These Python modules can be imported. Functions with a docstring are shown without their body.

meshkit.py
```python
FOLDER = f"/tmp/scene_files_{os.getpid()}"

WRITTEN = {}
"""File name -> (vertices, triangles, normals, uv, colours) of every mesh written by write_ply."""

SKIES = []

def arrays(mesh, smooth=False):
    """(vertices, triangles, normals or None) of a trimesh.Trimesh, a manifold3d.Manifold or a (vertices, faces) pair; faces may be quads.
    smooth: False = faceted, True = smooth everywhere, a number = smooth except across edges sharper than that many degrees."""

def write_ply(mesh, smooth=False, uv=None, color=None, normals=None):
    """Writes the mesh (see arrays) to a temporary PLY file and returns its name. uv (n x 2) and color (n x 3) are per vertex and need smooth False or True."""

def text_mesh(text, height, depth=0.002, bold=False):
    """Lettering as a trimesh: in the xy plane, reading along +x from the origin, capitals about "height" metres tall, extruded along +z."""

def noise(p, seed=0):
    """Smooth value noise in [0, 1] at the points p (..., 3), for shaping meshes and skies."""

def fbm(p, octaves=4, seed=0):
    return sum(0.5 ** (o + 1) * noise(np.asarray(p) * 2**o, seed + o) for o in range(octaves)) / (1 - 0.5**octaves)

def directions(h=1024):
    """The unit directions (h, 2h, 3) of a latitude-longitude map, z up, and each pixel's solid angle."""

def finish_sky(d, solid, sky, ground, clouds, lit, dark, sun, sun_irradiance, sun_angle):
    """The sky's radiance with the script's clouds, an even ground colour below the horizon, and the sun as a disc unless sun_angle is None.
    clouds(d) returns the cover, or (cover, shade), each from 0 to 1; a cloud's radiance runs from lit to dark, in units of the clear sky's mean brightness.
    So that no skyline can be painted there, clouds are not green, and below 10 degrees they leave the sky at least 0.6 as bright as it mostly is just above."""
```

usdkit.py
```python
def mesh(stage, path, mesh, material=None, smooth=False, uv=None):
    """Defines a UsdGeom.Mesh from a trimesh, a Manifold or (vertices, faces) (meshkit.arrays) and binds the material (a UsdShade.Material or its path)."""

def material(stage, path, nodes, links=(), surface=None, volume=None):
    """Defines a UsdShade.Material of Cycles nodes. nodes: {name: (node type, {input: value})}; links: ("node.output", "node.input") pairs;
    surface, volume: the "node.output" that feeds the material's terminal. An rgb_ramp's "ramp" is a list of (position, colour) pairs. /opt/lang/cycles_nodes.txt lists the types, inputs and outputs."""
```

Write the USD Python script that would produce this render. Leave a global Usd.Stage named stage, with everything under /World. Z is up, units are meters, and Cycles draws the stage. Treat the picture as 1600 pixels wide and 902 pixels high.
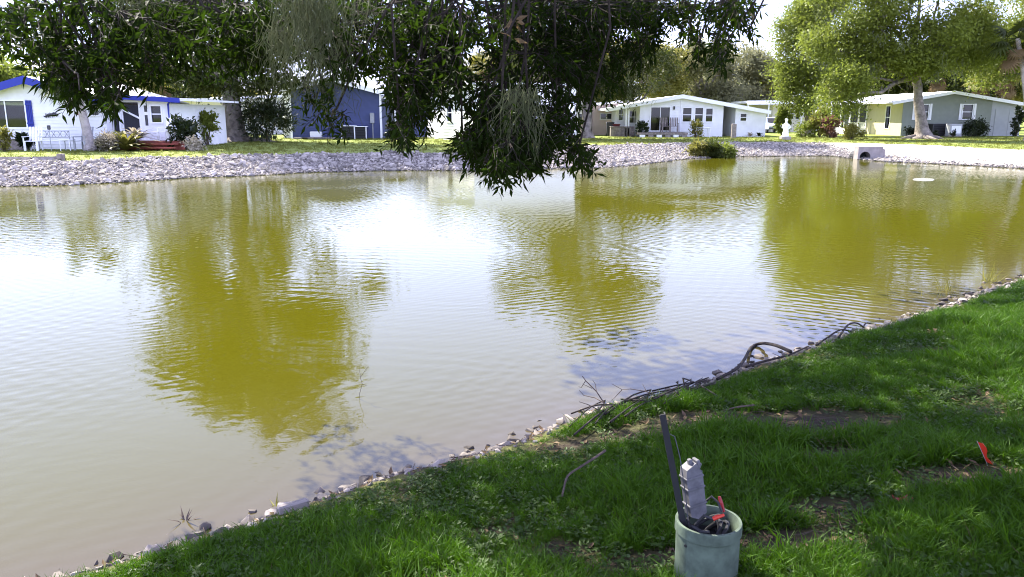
import math, random, sys
import numpy as np, trimesh, shapely, manifold3d
from shapely.geometry import Polygon, LineString, box as sbox
from pxr import Usd, UsdGeom, UsdLux, UsdShade, Gf, Sdf, Vt
sys.path.insert(0, '/opt/lang')
import usdkit, meshkit

stage = Usd.Stage.CreateInMemory()
UsdGeom.SetStageUpAxis(stage, 'Z'); UsdGeom.SetStageMetersPerUnit(stage, 1.0)
UsdGeom.Xform.Define(stage, '/World'); UsdGeom.Scope.Define(stage, '/World/Looks')
RNG = np.random.default_rng(7); random.seed(7)
PI = math.pi

# ------------------------------------------------------------------ camera, sky, sun, exposure
EYE, FPX, HOR = 2.1, 1256.0, 180.0
PITCH = math.atan((451 - HOR) / FPX)
cam = UsdGeom.Camera.Define(stage, '/World/camera')
cam.AddTranslateOp().Set((0, 0, EYE)); cam.AddRotateXOp().Set(90 - math.degrees(PITCH))
cam.CreateHorizontalApertureAttr(36.0); cam.CreateVerticalApertureAttr(36.0 * 577 / 1024)
cam.CreateFocalLengthAttr(36.0 * FPX / 1600); cam.CreateClippingRangeAttr((0.05, 5000.0))
cam.CreateFStopAttr(0.0)
cam.CreateExposureAttr(2.78)
SUN_AZ, SUN_EL = math.radians(-38), math.radians(43)
SKY = 0.15
sky = usdkit.material(stage, '/World/Looks/sky', {
    's': ('sky_texture', {'sky_type': 'single_scattering', 'sun_disc': False, 'sun_elevation': SUN_EL, 'sun_rotation': SUN_AZ, 'altitude': 0.0, 'air_density': 1.0, 'aerosol_density': 0.35, 'ozone_density': 2.0}),
    'v': ('mix_color', {'fac': 0.85, 'b': (1.5, 1.55, 2.75)}),   # thin even veil of high cloud
    'b': ('background_shader', {'strength': SKY})}, [('s.color', 'v.a'), ('v.result', 'b.color')], surface='b.background')
dome = UsdLux.DomeLight.Define(stage, '/World/sky'); dome.CreateIntensityAttr(1.0)
UsdShade.MaterialBindingAPI.Apply(dome.GetPrim()).Bind(sky)
dome.GetPrim().SetCustomDataByKey('kind', 'structure')
sun = UsdLux.DistantLight.Define(stage, '/World/sun')
sun.CreateIntensityAttr(0.8); sun.CreateAngleAttr(0.5); sun.CreateColorAttr((1.0, 0.94, 0.84)); sun.CreateNormalizeAttr(True)
SD = np.array([math.cos(SUN_EL) * math.sin(SUN_AZ), math.cos(SUN_EL) * math.cos(SUN_AZ), math.sin(SUN_EL)])
sun.AddTransformOp().Set(Gf.Matrix4d(Gf.Rotation(Gf.Vec3d(0, 0, 1), Gf.Vec3d(*map(float, SD))), Gf.Vec3d(0, 0, 0)))

# where a line of sight of the survey photograph meets a depth or a height
def ray(px, py):
    u, v = (px - 800) / FPX, (451 - py) / FPX
    return np.array([u, math.cos(PITCH) + v * math.sin(PITCH), -math.sin(PITCH) + v * math.cos(PITCH)])
def atz(px, py, z):
    d = ray(px, py); return np.array([0, 0, EYE]) + d * ((z - EYE) / d[2])
def aty(px, py, y):
    d = ray(px, py); return np.array([0, 0, EYE]) + d * (y / d[1])

# ------------------------------------------------------------------ materials
def M(name, col, rough=0.8, spec=0.3, var=0.0, scale=3.0, bump=0.0, bscale=20.0, trans=0.0, island=0.0, metal=0.0, col2=None, coord='object'):
    nodes = {'p': ('principled_bsdf', {'base_color': col, 'roughness': rough, 'specular_ior_level': spec, 'metallic': metal})}
    links, surf = [], 'p.BSDF'
    nodes['tc'] = ('texture_coordinate', {}); src = None
    if var or col2 is not None:
        c2 = col2 if col2 is not None else tuple(c * (1 - var) for c in col)
        nodes['n'] = ('noise_texture', {'scale': scale, 'detail': 5.0, 'roughness': 0.6})
        nodes['mr'] = ('map_range', {'from_min': 0.35, 'from_max': 0.65, 'clamp': True})
        nodes['mx'] = ('mix_color', {'a': c2, 'b': tuple(min(1, c * (1 + var * 0.4)) for c in col)})
        links += [(f'tc.{coord}', 'n.vector'), ('n.fac', 'mr.value'), ('mr.result', 'mx.fac')]
        src = 'mx.result'
    if island:
        nodes['g'] = ('geometry', {})
        nodes['v'] = ('map_range', {'to_min': 1 - island, 'to_max': 1 + island})
        nodes['h'] = ('hsv', {'color': col})
        nodes['hh'] = ('map_range', {'to_min': 0.5 - 0.03 * (island > 0.1), 'to_max': 0.5 + 0.025 * (island > 0.1)})
        links += [('g.random_per_island', 'v.value'), ('v.result', 'h.value'), ('g.random_per_island', 'hh.value'), ('hh.result', 'h.hue')]
        if src: links.append((src, 'h.color'))
        src = 'h.color'
    if src: links.append((src, 'p.base_color'))
    if bump:
        nodes['bn'] = ('noise_texture', {'scale': bscale, 'detail': 4.0})
        nodes['bp'] = ('bump', {'strength': 1.0, 'distance': bump})
        links += [(f'tc.{coord}', 'bn.vector'), ('bn.fac', 'bp.height'), ('bp.normal', 'p.normal')]
    if trans:
        nodes['t'] = ('translucent_bsdf', {'color': tuple(min(1, c * k) for c, k in zip(col, (1.7, 1.5, 0.7)))})
        if src: links.append((src, 't.color'))
        nodes['m'] = ('mix_closure', {'fac': trans})
        links += [('p.BSDF', 'm.closure1'), ('t.BSDF', 'm.closure2')]; surf = 'm.closure'
    return usdkit.material(stage, '/World/Looks/' + name, nodes, links, surface=surf)

white = M('white_paint', (0.80, 0.80, 0.79), 0.55, var=0.08, scale=1.5)
trimw = M('white_trim', (0.82, 0.82, 0.82), 0.45)
roofw = M('white_roof', (0.78, 0.78, 0.78), 0.5, var=0.15, scale=1.0)
roofg = M('grey_roof', (0.45, 0.44, 0.44), 0.7, var=0.2, scale=1.0)
bluefas = M('blue_trim', (0.02, 0.032, 0.25), 0.5)
bluewall = M('blue_siding', (0.055, 0.07, 0.165), 0.6, var=0.1)
greenwall = M('sage_siding', (0.23, 0.25, 0.205), 0.6, var=0.08)
yellowwall = M('cream_siding', (0.44, 0.41, 0.25), 0.6, var=0.06)
creamwall = M('cream_wall', (0.78, 0.74, 0.62), 0.6, var=0.06)
pinkwall = M('pink_wall', (0.74, 0.60, 0.53), 0.6, var=0.06)
greywall = M('grey_panel', (0.38, 0.39, 0.39), 0.6, var=0.06)
maroon = M('maroon_paint', (0.16, 0.03, 0.03), 0.6)
dark = M('dark_void', (0.02, 0.02, 0.022), 0.7)
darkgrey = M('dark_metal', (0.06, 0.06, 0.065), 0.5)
greymetal = M('grey_metal', (0.32, 0.33, 0.34), 0.45, var=0.2)
redwood = M('red_deck', (0.24, 0.06, 0.04), 0.7, var=0.3, scale=4)
greywood = M('weathered_timber', (0.20, 0.17, 0.15), 0.85, var=0.4, scale=6, bump=0.01)
concrete = M('concrete', (0.25, 0.22, 0.20), 0.85, var=0.25, scale=3, bump=0.006)
bark = M('bark', (0.22, 0.19, 0.165), 0.9, 0.15, var=0.55, scale=3.0, bump=0.05, bscale=9)
barkd = M('dark_bark', (0.042, 0.033, 0.027), 0.9, 0.15, var=0.5, scale=8.0, bump=0.01, bscale=40)
palmbark = M('palm_bark', (0.36, 0.32, 0.29), 0.9, 0.15, var=0.4, scale=4.0, bump=0.03, bscale=9)
leaf_oak = M('oak_leaf', (0.065, 0.105, 0.016), 0.55, 0.25, island=0.45, trans=0.42)
leaf_lit = M('bright_leaf', (0.21, 0.32, 0.045), 0.5, 0.25, island=0.4, trans=0.5)
leaf_pale = M('pale_leaf', (0.30, 0.33, 0.16), 0.6, 0.25, island=0.4, trans=0.45)
leaf_yel = M('yellow_leaf', (0.26, 0.29, 0.055), 0.55, 0.25, island=0.35, trans=0.4)
leaf_dark = M('dark_leaf', (0.028, 0.055, 0.014), 0.4, 0.4, island=0.45, trans=0.25)
leaf_near = M('near_leaf', (0.024, 0.072, 0.005), 0.62, 0.12, island=0.55, trans=0.55)
leaf_red = M('croton_leaf', (0.24, 0.12, 0.085), 0.5, 0.3, island=0.1, trans=0.3)
leaf_brown = M('dry_leaf', (0.19, 0.13, 0.065), 0.7, 0.2, island=0.1, trans=0.3)
leaf_cream = M('cream_leaf', (0.55, 0.52, 0.36), 0.6, 0.2, island=0.25, trans=0.3)
moss_m = M('moss', (0.20, 0.25, 0.12), 0.9, 0.1, island=0.3, trans=0.3)
grass_m = M('grass_blade', (0.048, 0.195, 0.005), 0.55, 0.2, island=0.4, trans=0.4)
grass_far = M('lawn_blade', (0.17, 0.22, 0.035), 0.6, 0.2, island=0.35, trans=0.4)
weed_m = M('weed_leaf', (0.036, 0.11, 0.010), 0.6, 0.25, island=0.4, trans=0.3)
straw_m = M('straw', (0.20, 0.155, 0.085), 0.8, 0.1, island=0.4)
def wet_stone(name, col, island, sc):
    return usdkit.material(stage, '/World/Looks/' + name, {'g': ('geometry', {}), 'xyz': ('separate_xyz', {}), 'o': ('object_info', {}), 'w': ('map_range', {'from_min': 0.0, 'from_max': 0.06, 'to_min': 0.3, 'to_max': 1.0, 'clamp': True}), 'ad': ('math', {'math_type': 'add'}), 'fr': ('math', {'math_type': 'fraction'}),
        'v': ('map_range', {'to_min': 1 - island, 'to_max': 1 + island * .5}), 'mu': ('math', {'math_type': 'multiply'}), 'n': ('noise_texture', {'scale': sc, 'detail': 4.0}), 'm': ('mix_color', {'a': tuple(c * .62 for c in col), 'b': tuple(min(1, c * 1.2) for c in col)}), 'h': ('hsv', {}), 'p': ('principled_bsdf', {'roughness': .85, 'specular_ior_level': .2})},
        [('g.position', 'xyz.vector'), ('xyz.z', 'w.value'), ('g.random_per_island', 'ad.value1'), ('o.random', 'ad.value2'), ('ad.value', 'fr.value1'), ('fr.value', 'v.value'), ('v.result', 'mu.value1'), ('w.result', 'mu.value2'), ('mu.value', 'h.value'), ('g.position', 'n.vector'), ('n.fac', 'm.fac'), ('m.result', 'h.color'), ('h.color', 'p.base_color')], surface='p.BSDF')
stone_m = wet_stone('riprap_stone', (0.33, 0.295, 0.25), 0.65, 1.2)
stone_n = wet_stone('shore_stone', (0.30, 0.26, 0.225), 0.7, 9.0)
rootm = M('root_bark', (0.032, 0.025, 0.022), 0.85, 0.2, var=0.4, scale=14, bump=0.006, bscale=60)
twigm = M('twig', (0.10, 0.075, 0.06), 0.85, 0.15, var=0.4, scale=20)
pipe_m = M('green_pvc', (0.085, 0.112, 0.08), 0.65, 0.2, var=0.4, scale=12, bump=0.001, bscale=60)
encl_m = M('grey_plastic', (0.11, 0.108, 0.113), 0.65, 0.2, var=0.35, scale=20)
iron_m = M('black_steel', (0.010, 0.010, 0.011), 0.5, 0.4, var=0.3, scale=30)
redp = M('red_plastic', (0.45, 0.03, 0.012), 0.45, 0.4)
redd = M('dark_red_plastic', (0.2, 0.008, 0.01), 0.4, 0.4)
blackp = M('black_rubber', (0.015, 0.015, 0.016), 0.5)
soil_m = M('dark_soil', (0.05, 0.038, 0.028), 0.95, 0.1, var=0.4, scale=15)
carpaint = M('silver_blue_paint', (0.42, 0.48, 0.60), 0.3, 0.5)
foam_m = M('white_foam', (0.5, 0.5, 0.48), 0.7, var=0.1)
terracotta = M('terracotta', (0.35, 0.14, 0.08), 0.8, var=0.2)
binm = M('bin_plastic', (0.03, 0.03, 0.035), 0.5)
glass = usdkit.material(stage, '/World/Looks/window_glass', {
    'f': ('fresnel', {'IOR': 1.5}), 't': ('transparent_bsdf', {'color': (0.38, 0.42, 0.42)}), 'g': ('glossy_bsdf', {'color': (0.9, 0.92, 0.95), 'roughness': 0.03}),
    'm': ('mix_closure', {})}, [('f.fac', 'm.fac'), ('t.BSDF', 'm.closure1'), ('g.BSDF', 'm.closure2')], surface='m.closure')
# insect screen: thin dark mesh, half see-through
screen = usdkit.material(stage, '/World/Looks/insect_screen', {
    't': ('transparent_bsdf', {'color': (0.9, 0.9, 0.9)}), 'd': ('diffuse_bsdf', {'color': (0.03, 0.03, 0.035)}), 'm': ('mix_closure', {'fac': 0.5})},
    [('t.BSDF', 'm.closure1'), ('d.BSDF', 'm.closure2')], surface='m.closure')

# water: turbid olive body under a rippled mirror
wn = {'pos': ('geometry', {}), 'p': ('principled_bsdf', {'base_color': (0.17, 0.15, 0.012), 'roughness': 0.025, 'ior': 1.33, 'specular_ior_level': 0.5})}
wl = []
prev = None
for k, (ang, wlen, amp, dist) in enumerate([(30, 0.12, 1.3, 4.0), (-36, 0.15, 1.2, 4.5), (66, 0.20, 0.9, 5.0), (-8, 0.27, 0.7, 6.0)]):
    wn[f'mp{k}'] = ('mapping', {'mapping_type': 'texture', 'rotation': (0, 0, math.radians(ang)), 'scale': (2.2, 1, 1)})
    wn[f'w{k}'] = ('wave_texture', {'wave_type': 'bands', 'bands_direction': 'y', 'profile': 'sine', 'scale': 2 * PI / wlen / 20, 'distortion': dist, 'detail': 2.0, 'detail_scale': 1.2, 'detail_roughness': 0.5})
    wn[f'a{k}'] = ('math', {'math_type': 'multiply', 'value2': amp * wlen / 0.25})
    wn[f'k{k}'] = ('noise_texture', {'scale': 0.16 + 0.05 * k, 'detail': 2.0})          # each wave train has its own calm and busy patches
    wn[f'kr{k}'] = ('map_range', {'from_min': 0.42, 'from_max': 0.60, 'to_min': 0.06, 'to_max': 1.15, 'clamp': True})
    wn[f'ko{k}'] = ('mapping', {'location': (13.0 * k, 7.0 * k, 0)})
    wn[f'b{k}'] = ('math', {'math_type': 'multiply'})
    wl += [('pos.position', f'mp{k}.vector'), (f'mp{k}.vector', f'w{k}.vector'), (f'w{k}.fac', f'a{k}.value1'), ('pos.position', f'ko{k}.vector'), (f'ko{k}.vector', f'k{k}.vector'),
           (f'k{k}.fac', f'kr{k}.value'), (f'a{k}.value', f'b{k}.value1'), (f'kr{k}.result', f'b{k}.value2')]
    if prev:
        wn[f's{k}'] = ('math', {'math_type': 'add'}); wl += [(prev, f's{k}.value1'), (f'b{k}.value', f's{k}.value2')]; prev = f's{k}.value'
    else: prev = 'b0.value'
wn['fn'] = ('noise_texture', {'scale': 9.0, 'detail': 3.0, 'distortion': 0.6}); wn['fa'] = ('math', {'math_type': 'multiply', 'value2': 0.7}); wn['fs'] = ('math', {'math_type': 'add'})
wn['fm'] = ('mapping', {'scale': (0.6, 1.0, 1)})
wl += [('pos.position', 'fm.vector'), ('fm.vector', 'fn.vector'), ('fn.fac', 'fa.value1'), ('fa.value', 'fs.value1'), (prev, 'fs.value2')]
wn['bp'] = ('bump', {'strength': 1.0, 'distance': 0.001})
wl += [('fs.value', 'bp.height'), ('bp.normal', 'p.normal')]
wn['cn'] = ('noise_texture', {'scale': 0.25, 'detail': 3.0}); wn['cm'] = ('mix_color', {'a': (0.047, 0.045, 0.002), 'b': (0.058, 0.054, 0.003)})
wn['sa'] = ('attribute', {'attribute': 'shallow'}); wn['cs'] = ('mix_color', {'b': (0.060, 0.048, 0.026)})
wl += [('pos.position', 'cn.vector'), ('cn.fac', 'cm.fac'), ('cm.result', 'cs.a'), ('sa.fac', 'cs.fac'), ('cs.result', 'p.base_color')]
water_m = usdkit.material(stage, '/World/Looks/pond_water', wn, wl, surface='p.BSDF')

# ground: lawn, soil and bank bed by mesh attributes
gn = {'pos': ('geometry', {}), 'p': ('principled_bsdf', {'roughness': 0.95, 'specular_ior_level': 0.15}),
      'n1': ('noise_texture', {'scale': 0.5, 'detail': 6.0, 'roughness': 0.65}), 'm1': ('mix_color', {'a': (0.15, 0.20, 0.035), 'b': (0.22, 0.25, 0.055)}),
      'n2': ('noise_texture', {'scale': 25.0, 'detail': 4.0}), 'r2': ('map_range', {'from_min': 0.3, 'from_max': 0.7, 'to_min': 0.65, 'to_max': 1.3}), 'h': ('hsv', {}),
      'so': ('attribute', {'attribute': 'soil'}), 'ms': ('mix_color', {'b': (0.030, 0.022, 0.015)}), 'sd': ('attribute', {'attribute': 'sand'}), 'mq': ('mix_color', {'b': (0.46, 0.42, 0.36)}),
      'ro': ('attribute', {'attribute': 'rock'}), 'mr': ('mix_color', {'b': (0.15, 0.13, 0.115)}), 'bp': ('bump', {'strength': 1.0, 'distance': 0.03})}
gl = [('pos.position', 'n1.vector'), ('n1.fac', 'm1.fac'), ('m1.result', 'h.color'), ('pos.position', 'n2.vector'), ('n2.fac', 'r2.value'), ('r2.result', 'h.value'),
      ('h.color', 'ms.a'), ('so.fac', 'ms.fac'), ('ms.result', 'mr.a'), ('ro.fac', 'mr.fac'), ('mr.result', 'mq.a'), ('sd.fac', 'mq.fac'), ('mq.result', 'p.base_color'), ('n2.fac', 'bp.height'), ('bp.normal', 'p.normal')]
ground_m = usdkit.material(stage, '/World/Looks/lawn', gn, gl, surface='p.BSDF')

# ------------------------------------------------------------------ helpers
used = {}
def path(parent, name):
    base = (str(parent.GetPath()) if parent is not None else '/World') + '/' + name
    k = used.get(base, -1) + 1; used[base] = k
    return base if k == 0 else f'{base}_{k:03d}'
def tag(prim, label=None, cat=None, group=None, kind=None):
    for k, v in (('label', label), ('category', cat), ('group', group), ('kind', kind)):
        if v: prim.SetCustomDataByKey(k, v)
    return prim
def thing(name, label, cat, loc=(0, 0, 0), yaw=0.0, group=None, kind=None):
    x = UsdGeom.Xform.Define(stage, path(None, name))
    x.AddTranslateOp().Set(tuple(map(float, loc)))
    if yaw: x.AddRotateZOp().Set(float(yaw))
    return tag(x.GetPrim(), label, cat, group, kind)
class MB:
    def __init__(s): s.v, s.f, s.n = [], [], 0
    def add(s, v, f):
        v = np.asarray(v, float).reshape(-1, 3); f = np.asarray(f, int)
        if f.shape[1] == 4: f = np.vstack([f[:, [0, 1, 2]], f[:, [0, 2, 3]]])
        s.v.append(v); s.f.append(f + s.n); s.n += len(v); return s
    def mesh(s, m): return s.add(m.vertices, m.faces)
    def man(s, m):
        q = m.to_mesh(); return s.add(q.vert_properties[:, :3], q.tri_verts)
    def box(s, x0, x1, y0, y1, z0, z1, ch=0.0):
        if ch:
            c = min(ch, (x1 - x0) / 3, (y1 - y0) / 3, (z1 - z0) / 3); P = []
            for sx in (0, 1):
                for sy in (0, 1):
                    for sz in (0, 1):
                        p = np.array([(x0, x1)[sx], (y0, y1)[sy], (z0, z1)[sz]]); d = np.array([1 - 2 * sx, 1 - 2 * sy, 1 - 2 * sz]) * c
                        for k in range(3): q = p + d; q[k] = p[k]; P.append(q)
            return s.mesh(trimesh.convex.convex_hull(np.array(P)))
        v = np.array([[x, y, z] for x in (x0, x1) for y in (y0, y1) for z in (z0, z1)])
        return s.add(v, [[0, 1, 3, 2], [4, 6, 7, 5], [0, 4, 5, 1], [2, 3, 7, 6], [0, 2, 6, 4], [1, 5, 7, 3]])
    def bar(s, a, b, r, n=6, r2=None): return s.tube([a, b], [r, r if r2 is None else r2], n)
    def tube(s, pts, rad, n=6, cap=True):
        p = np.asarray(pts, float); rad = np.broadcast_to(np.asarray(rad, float), (len(p),))
        t = np.gradient(p, axis=0); t /= np.linalg.norm(t, axis=1, keepdims=True) + 1e-12
        up = np.array([0, 0, 1.0]) if abs(t[:, 2]).mean() < 0.85 else np.array([1.0, 0, 0])
        a = np.cross(t, up); a /= np.linalg.norm(a, axis=1, keepdims=True) + 1e-12; b = np.cross(t, a)
        ang = np.arange(n) * 2 * PI / n
        v = p[:, None] + rad[:, None, None] * (np.cos(ang)[None, :, None] * a[:, None] + np.sin(ang)[None, :, None] * b[:, None])
        i, j = np.meshgrid(np.arange(len(p) - 1), np.arange(n), indexing='ij')
        q = np.stack([i * n + j, (i + 1) * n + j, (i + 1) * n + (j + 1) % n, i * n + (j + 1) % n], -1).reshape(-1, 4)
        f = np.vstack([q[:, [0, 1, 2]], q[:, [0, 2, 3]]])
        if cap:
            L = (len(p) - 1) * n
            f = np.vstack([f, [[0, k, k + 1] for k in range(1, n - 1)], [[L, L + k + 1, L + k] for k in range(1, n - 1)]])
        return s.add(v.reshape(-1, 3), f)
    def build(s, name, mat, parent=None, smooth=False, label=None, kind=None, cat=None, group=None, loc=None):
        m = usdkit.mesh(stage, path(parent, name), (np.vstack(s.v), np.vstack(s.f)), mat, smooth=smooth)
        if loc is not None: m.AddTranslateOp().Set(tuple(map(float, loc)))
        return tag(m.GetPrim(), label, cat, group, kind)
def norm(v): v = np.asarray(v, float); return v / (np.linalg.norm(v, axis=-1, keepdims=True) + 1e-12)
def quats(n, rng, tilt=0.0):
    a = rng.uniform(0, 2 * PI, n); t = rng.normal(0, tilt, n) if tilt else np.zeros(n); ph = rng.uniform(0, 2 * PI, n)
    qz = np.stack([np.cos(a / 2), 0 * a, 0 * a, np.sin(a / 2)], 1); qt = np.stack([np.cos(t / 2), np.cos(ph) * np.sin(t / 2), np.sin(ph) * np.sin(t / 2), 0 * a], 1)
    w0, x0, y0, z0 = qt.T; w1, x1, y1, z1 = qz.T
    return np.stack([w0*w1-x0*x1-y0*y1-z0*z1, w0*x1+x0*w1+y0*z1-z0*y1, w0*y1-x0*z1+y0*w1+z0*x1, w0*z1+x0*y1-y0*x1+z0*w1], 1)
def instancer(name, protos, mat, pos, scale, rng, parent=None, label=None, cat=None, tilt=0.0, kind='stuff', smooth=False):
    p = path(parent, name); pi = UsdGeom.PointInstancer.Define(stage, p); paths = []
    for k, mb in enumerate(protos):
        pp = f'{p}/piece_{k:02d}'
        usdkit.mesh(stage, pp, (np.vstack(mb.v), np.vstack(mb.f)), mat if not isinstance(mat, list) else mat[k], smooth=smooth); paths.append(Sdf.Path(pp))
    pi.CreatePrototypesRel().SetTargets(paths)
    n = len(pos); q = quats(n, rng, tilt)
    pi.CreateProtoIndicesAttr(Vt.IntArray.FromNumpy(rng.integers(0, len(protos), n).astype(np.int32)))
    pi.CreatePositionsAttr(Vt.Vec3fArray.FromNumpy(np.asarray(pos, np.float32)))
    pi.CreateOrientationsAttr(Vt.QuathArray([Gf.Quath(*map(float, x)) for x in q]))
    sc = np.asarray(scale, np.float32); sc = np.repeat(sc[:, None], 3, 1) if sc.ndim == 1 else sc
    pi.CreateScalesAttr(Vt.Vec3fArray.FromNumpy(sc))
    return tag(pi.GetPrim(), label, cat, None, kind)

def leaves(c, d, up, L, W, bend=0.15):
    """Many pointed leaves at once: base point, direction, facing, length, width; four triangles each, folded along the rib."""
    d = norm(d); side = norm(np.cross(d, up)); nn = np.cross(side, d)
    L = np.broadcast_to(L, (len(c),))[:, None]; W = np.broadcast_to(W, (len(c),))[:, None]
    m = c + d * L * 0.45 - nn * L * 0.02; tip = c + d * L - nn * L * bend
    a, b = m + side * W * 0.5 + nn * W * 0.16, m - side * W * 0.5 + nn * W * 0.16
    v = np.stack([c, a, tip, b, m], 1).reshape(-1, 3); o = (np.arange(len(c)) * 5)[:, None, None]
    f = (o + np.array([[0, 4, 1], [1, 4, 2], [0, 3, 4], [3, 2, 4]])[None]).reshape(-1, 3)
    return v, f
def leaf_quads(c, d, up, L, W):
    d = norm(d); side = norm(np.cross(d, up)); L = np.broadcast_to(L, (len(c),))[:, None]; W = np.broadcast_to(W, (len(c),))[:, None]
    v = np.stack([c - d * L / 2, c + side * W / 2, c + d * L / 2, c - side * W / 2], 1).reshape(-1, 3); o = (np.arange(len(c)) * 4)[:, None, None]
    return v, (o + np.array([[0, 1, 2], [0, 2, 3]])[None]).reshape(-1, 3)
def hull_stone(rng, flat=0.7, n=13):
    p = norm(rng.normal(size=(n, 3))) * rng.uniform(0.75, 1.0, (n, 1)) * np.array([1.0, rng.uniform(0.6, 0.95), flat])
    h = trimesh.convex.convex_hull(p); return MB().add(h.vertices, h.faces)

# ------------------------------------------------------------------ pond, ground
near_px = [(90,902),(180,880),(300,843),(400,812),(480,785),(560,757),(640,735),(720,715),(800,692),(860,668),(920,645),(1000,628),(1060,612),(1120,592),(1180,570),(1240,552),(1300,530),(1360,515),(1420,497),(1480,478),(1540,455),(1600,435)]
far_px = [(0,292),(100,290),(200,285),(300,278),(400,275),(480,270),(600,267),(690,267),(800,266),(860,264),(940,263),(1000,258),(1070,249),(1150,245),(1300,244),(1345,250),(1380,253),(1450,256),(1530,260),(1600,264)]
near_line = [tuple(atz(*p, 0)[:2]) for p in near_px]
far_line = [tuple(atz(*p, 0)[:2]) for p in far_px]
pond = Polygon([(-32, 12), (-29, 18.5), (-21, 22.4)] + far_line + [(22.4, 29.5), (23.0, 26), (20, 21.5), (13.5, 16.2), (9, 12.2)] + near_line[::-1] + [(-3.2, 2.75), (-5.5, 1.3), (-10, -1.2), (-20, -2.5), (-30, 3)]).buffer(0.25).buffer(-0.25)
pond_ring = pond.exterior
near_curve = LineString([(-20, -2.5), (-10, -1.2), (-5.5, 1.3), (-3.2, 2.75)] + near_line + [(9, 12.2), (13.5, 16.2), (20, 21.5)])
shapely.prepare(pond); shapely.prepare(pond_ring); shapely.prepare(near_curve)
def sdist(x, y):
    p = shapely.points(np.asarray(x, float), np.asarray(y, float)); d = shapely.distance(p, pond_ring)
    return np.where(shapely.contains(pond, p), -d, d), shapely.distance(p, near_curve)
BW = ([-40, -16, -8, -3, 2, 8, 14, 20, 26], [4.7, 4.7, 4.3, 4.0, 6.0, 5.6, 6.0, 6.3, 6.0])
SOIL = [(1270, 640, .75, .45), (1290, 705, .35, .2), (1010, 870, .42, .18), (1230, 850, .55, .22), (1300, 800, .3, .2), (900, 652, .5, .18), (1000, 640, .6, .2), (1080, 622, .6, .25), (1500, 760, .45, .25), (880, 840, .25, .15), (660, 890, .25, .12), (760, 800, .2, .12)]
SOILW = [(*atz(a, b, 0.3)[:2], c, d) for a, b, c, d in SOIL]
def land(x, y):
    s, dn = sdist(x, y); near = np.abs(s) > dn - 0.02
    zi = np.maximum(-1.2, 0.35 * s - 0.03)
    n1 = meshkit.fbm(np.stack([x * 0.35, y * 0.35, 0 * x], -1)) - 0.5 if len(np.shape(x)) else 0
    n2 = meshkit.fbm(np.stack([x * 1.6, y * 1.6, 0 * x + 5], -1)) - 0.5 if len(np.shape(x)) else 0
    zn = np.interp(s, [0, 0.12, 0.4, 1.0, 3.8, 9], [-0.02, 0.06, 0.11, 0.18, 0.5, 0.8]) + 0.05 * n2 * np.clip(s, 0, 1)
    t = np.clip(s / np.interp(x, *BW), 0, 1); zf = 0.5 * (t * 0.75 + 0.25 * t * t * (3 - 2 * t)) + 0.06 * n1 * t
    z = np.where(s < 0, zi, np.where(near, zn, zf))
    soil = np.zeros(np.shape(x))
    for cx, cy, rx, ry in SOILW: soil = np.maximum(soil, np.clip(1.4 - 1.25 * np.hypot((x - cx) / rx, (y - cy) / ry) + 0.5 * n2, 0, 1))
    soil = np.where(near, np.maximum(soil, np.clip(1.5 - s / 0.22, 0, 1)), 0)
    soil = np.maximum(soil, np.clip((n2 - 0.2) * 5, 0, 0.6) * near)
    rock = np.where(~near & (s > -1), np.clip((1.06 - s / np.interp(x, *BW)) * 8, 0, 1), 0)
    return z, s, near, soil, rock
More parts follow.
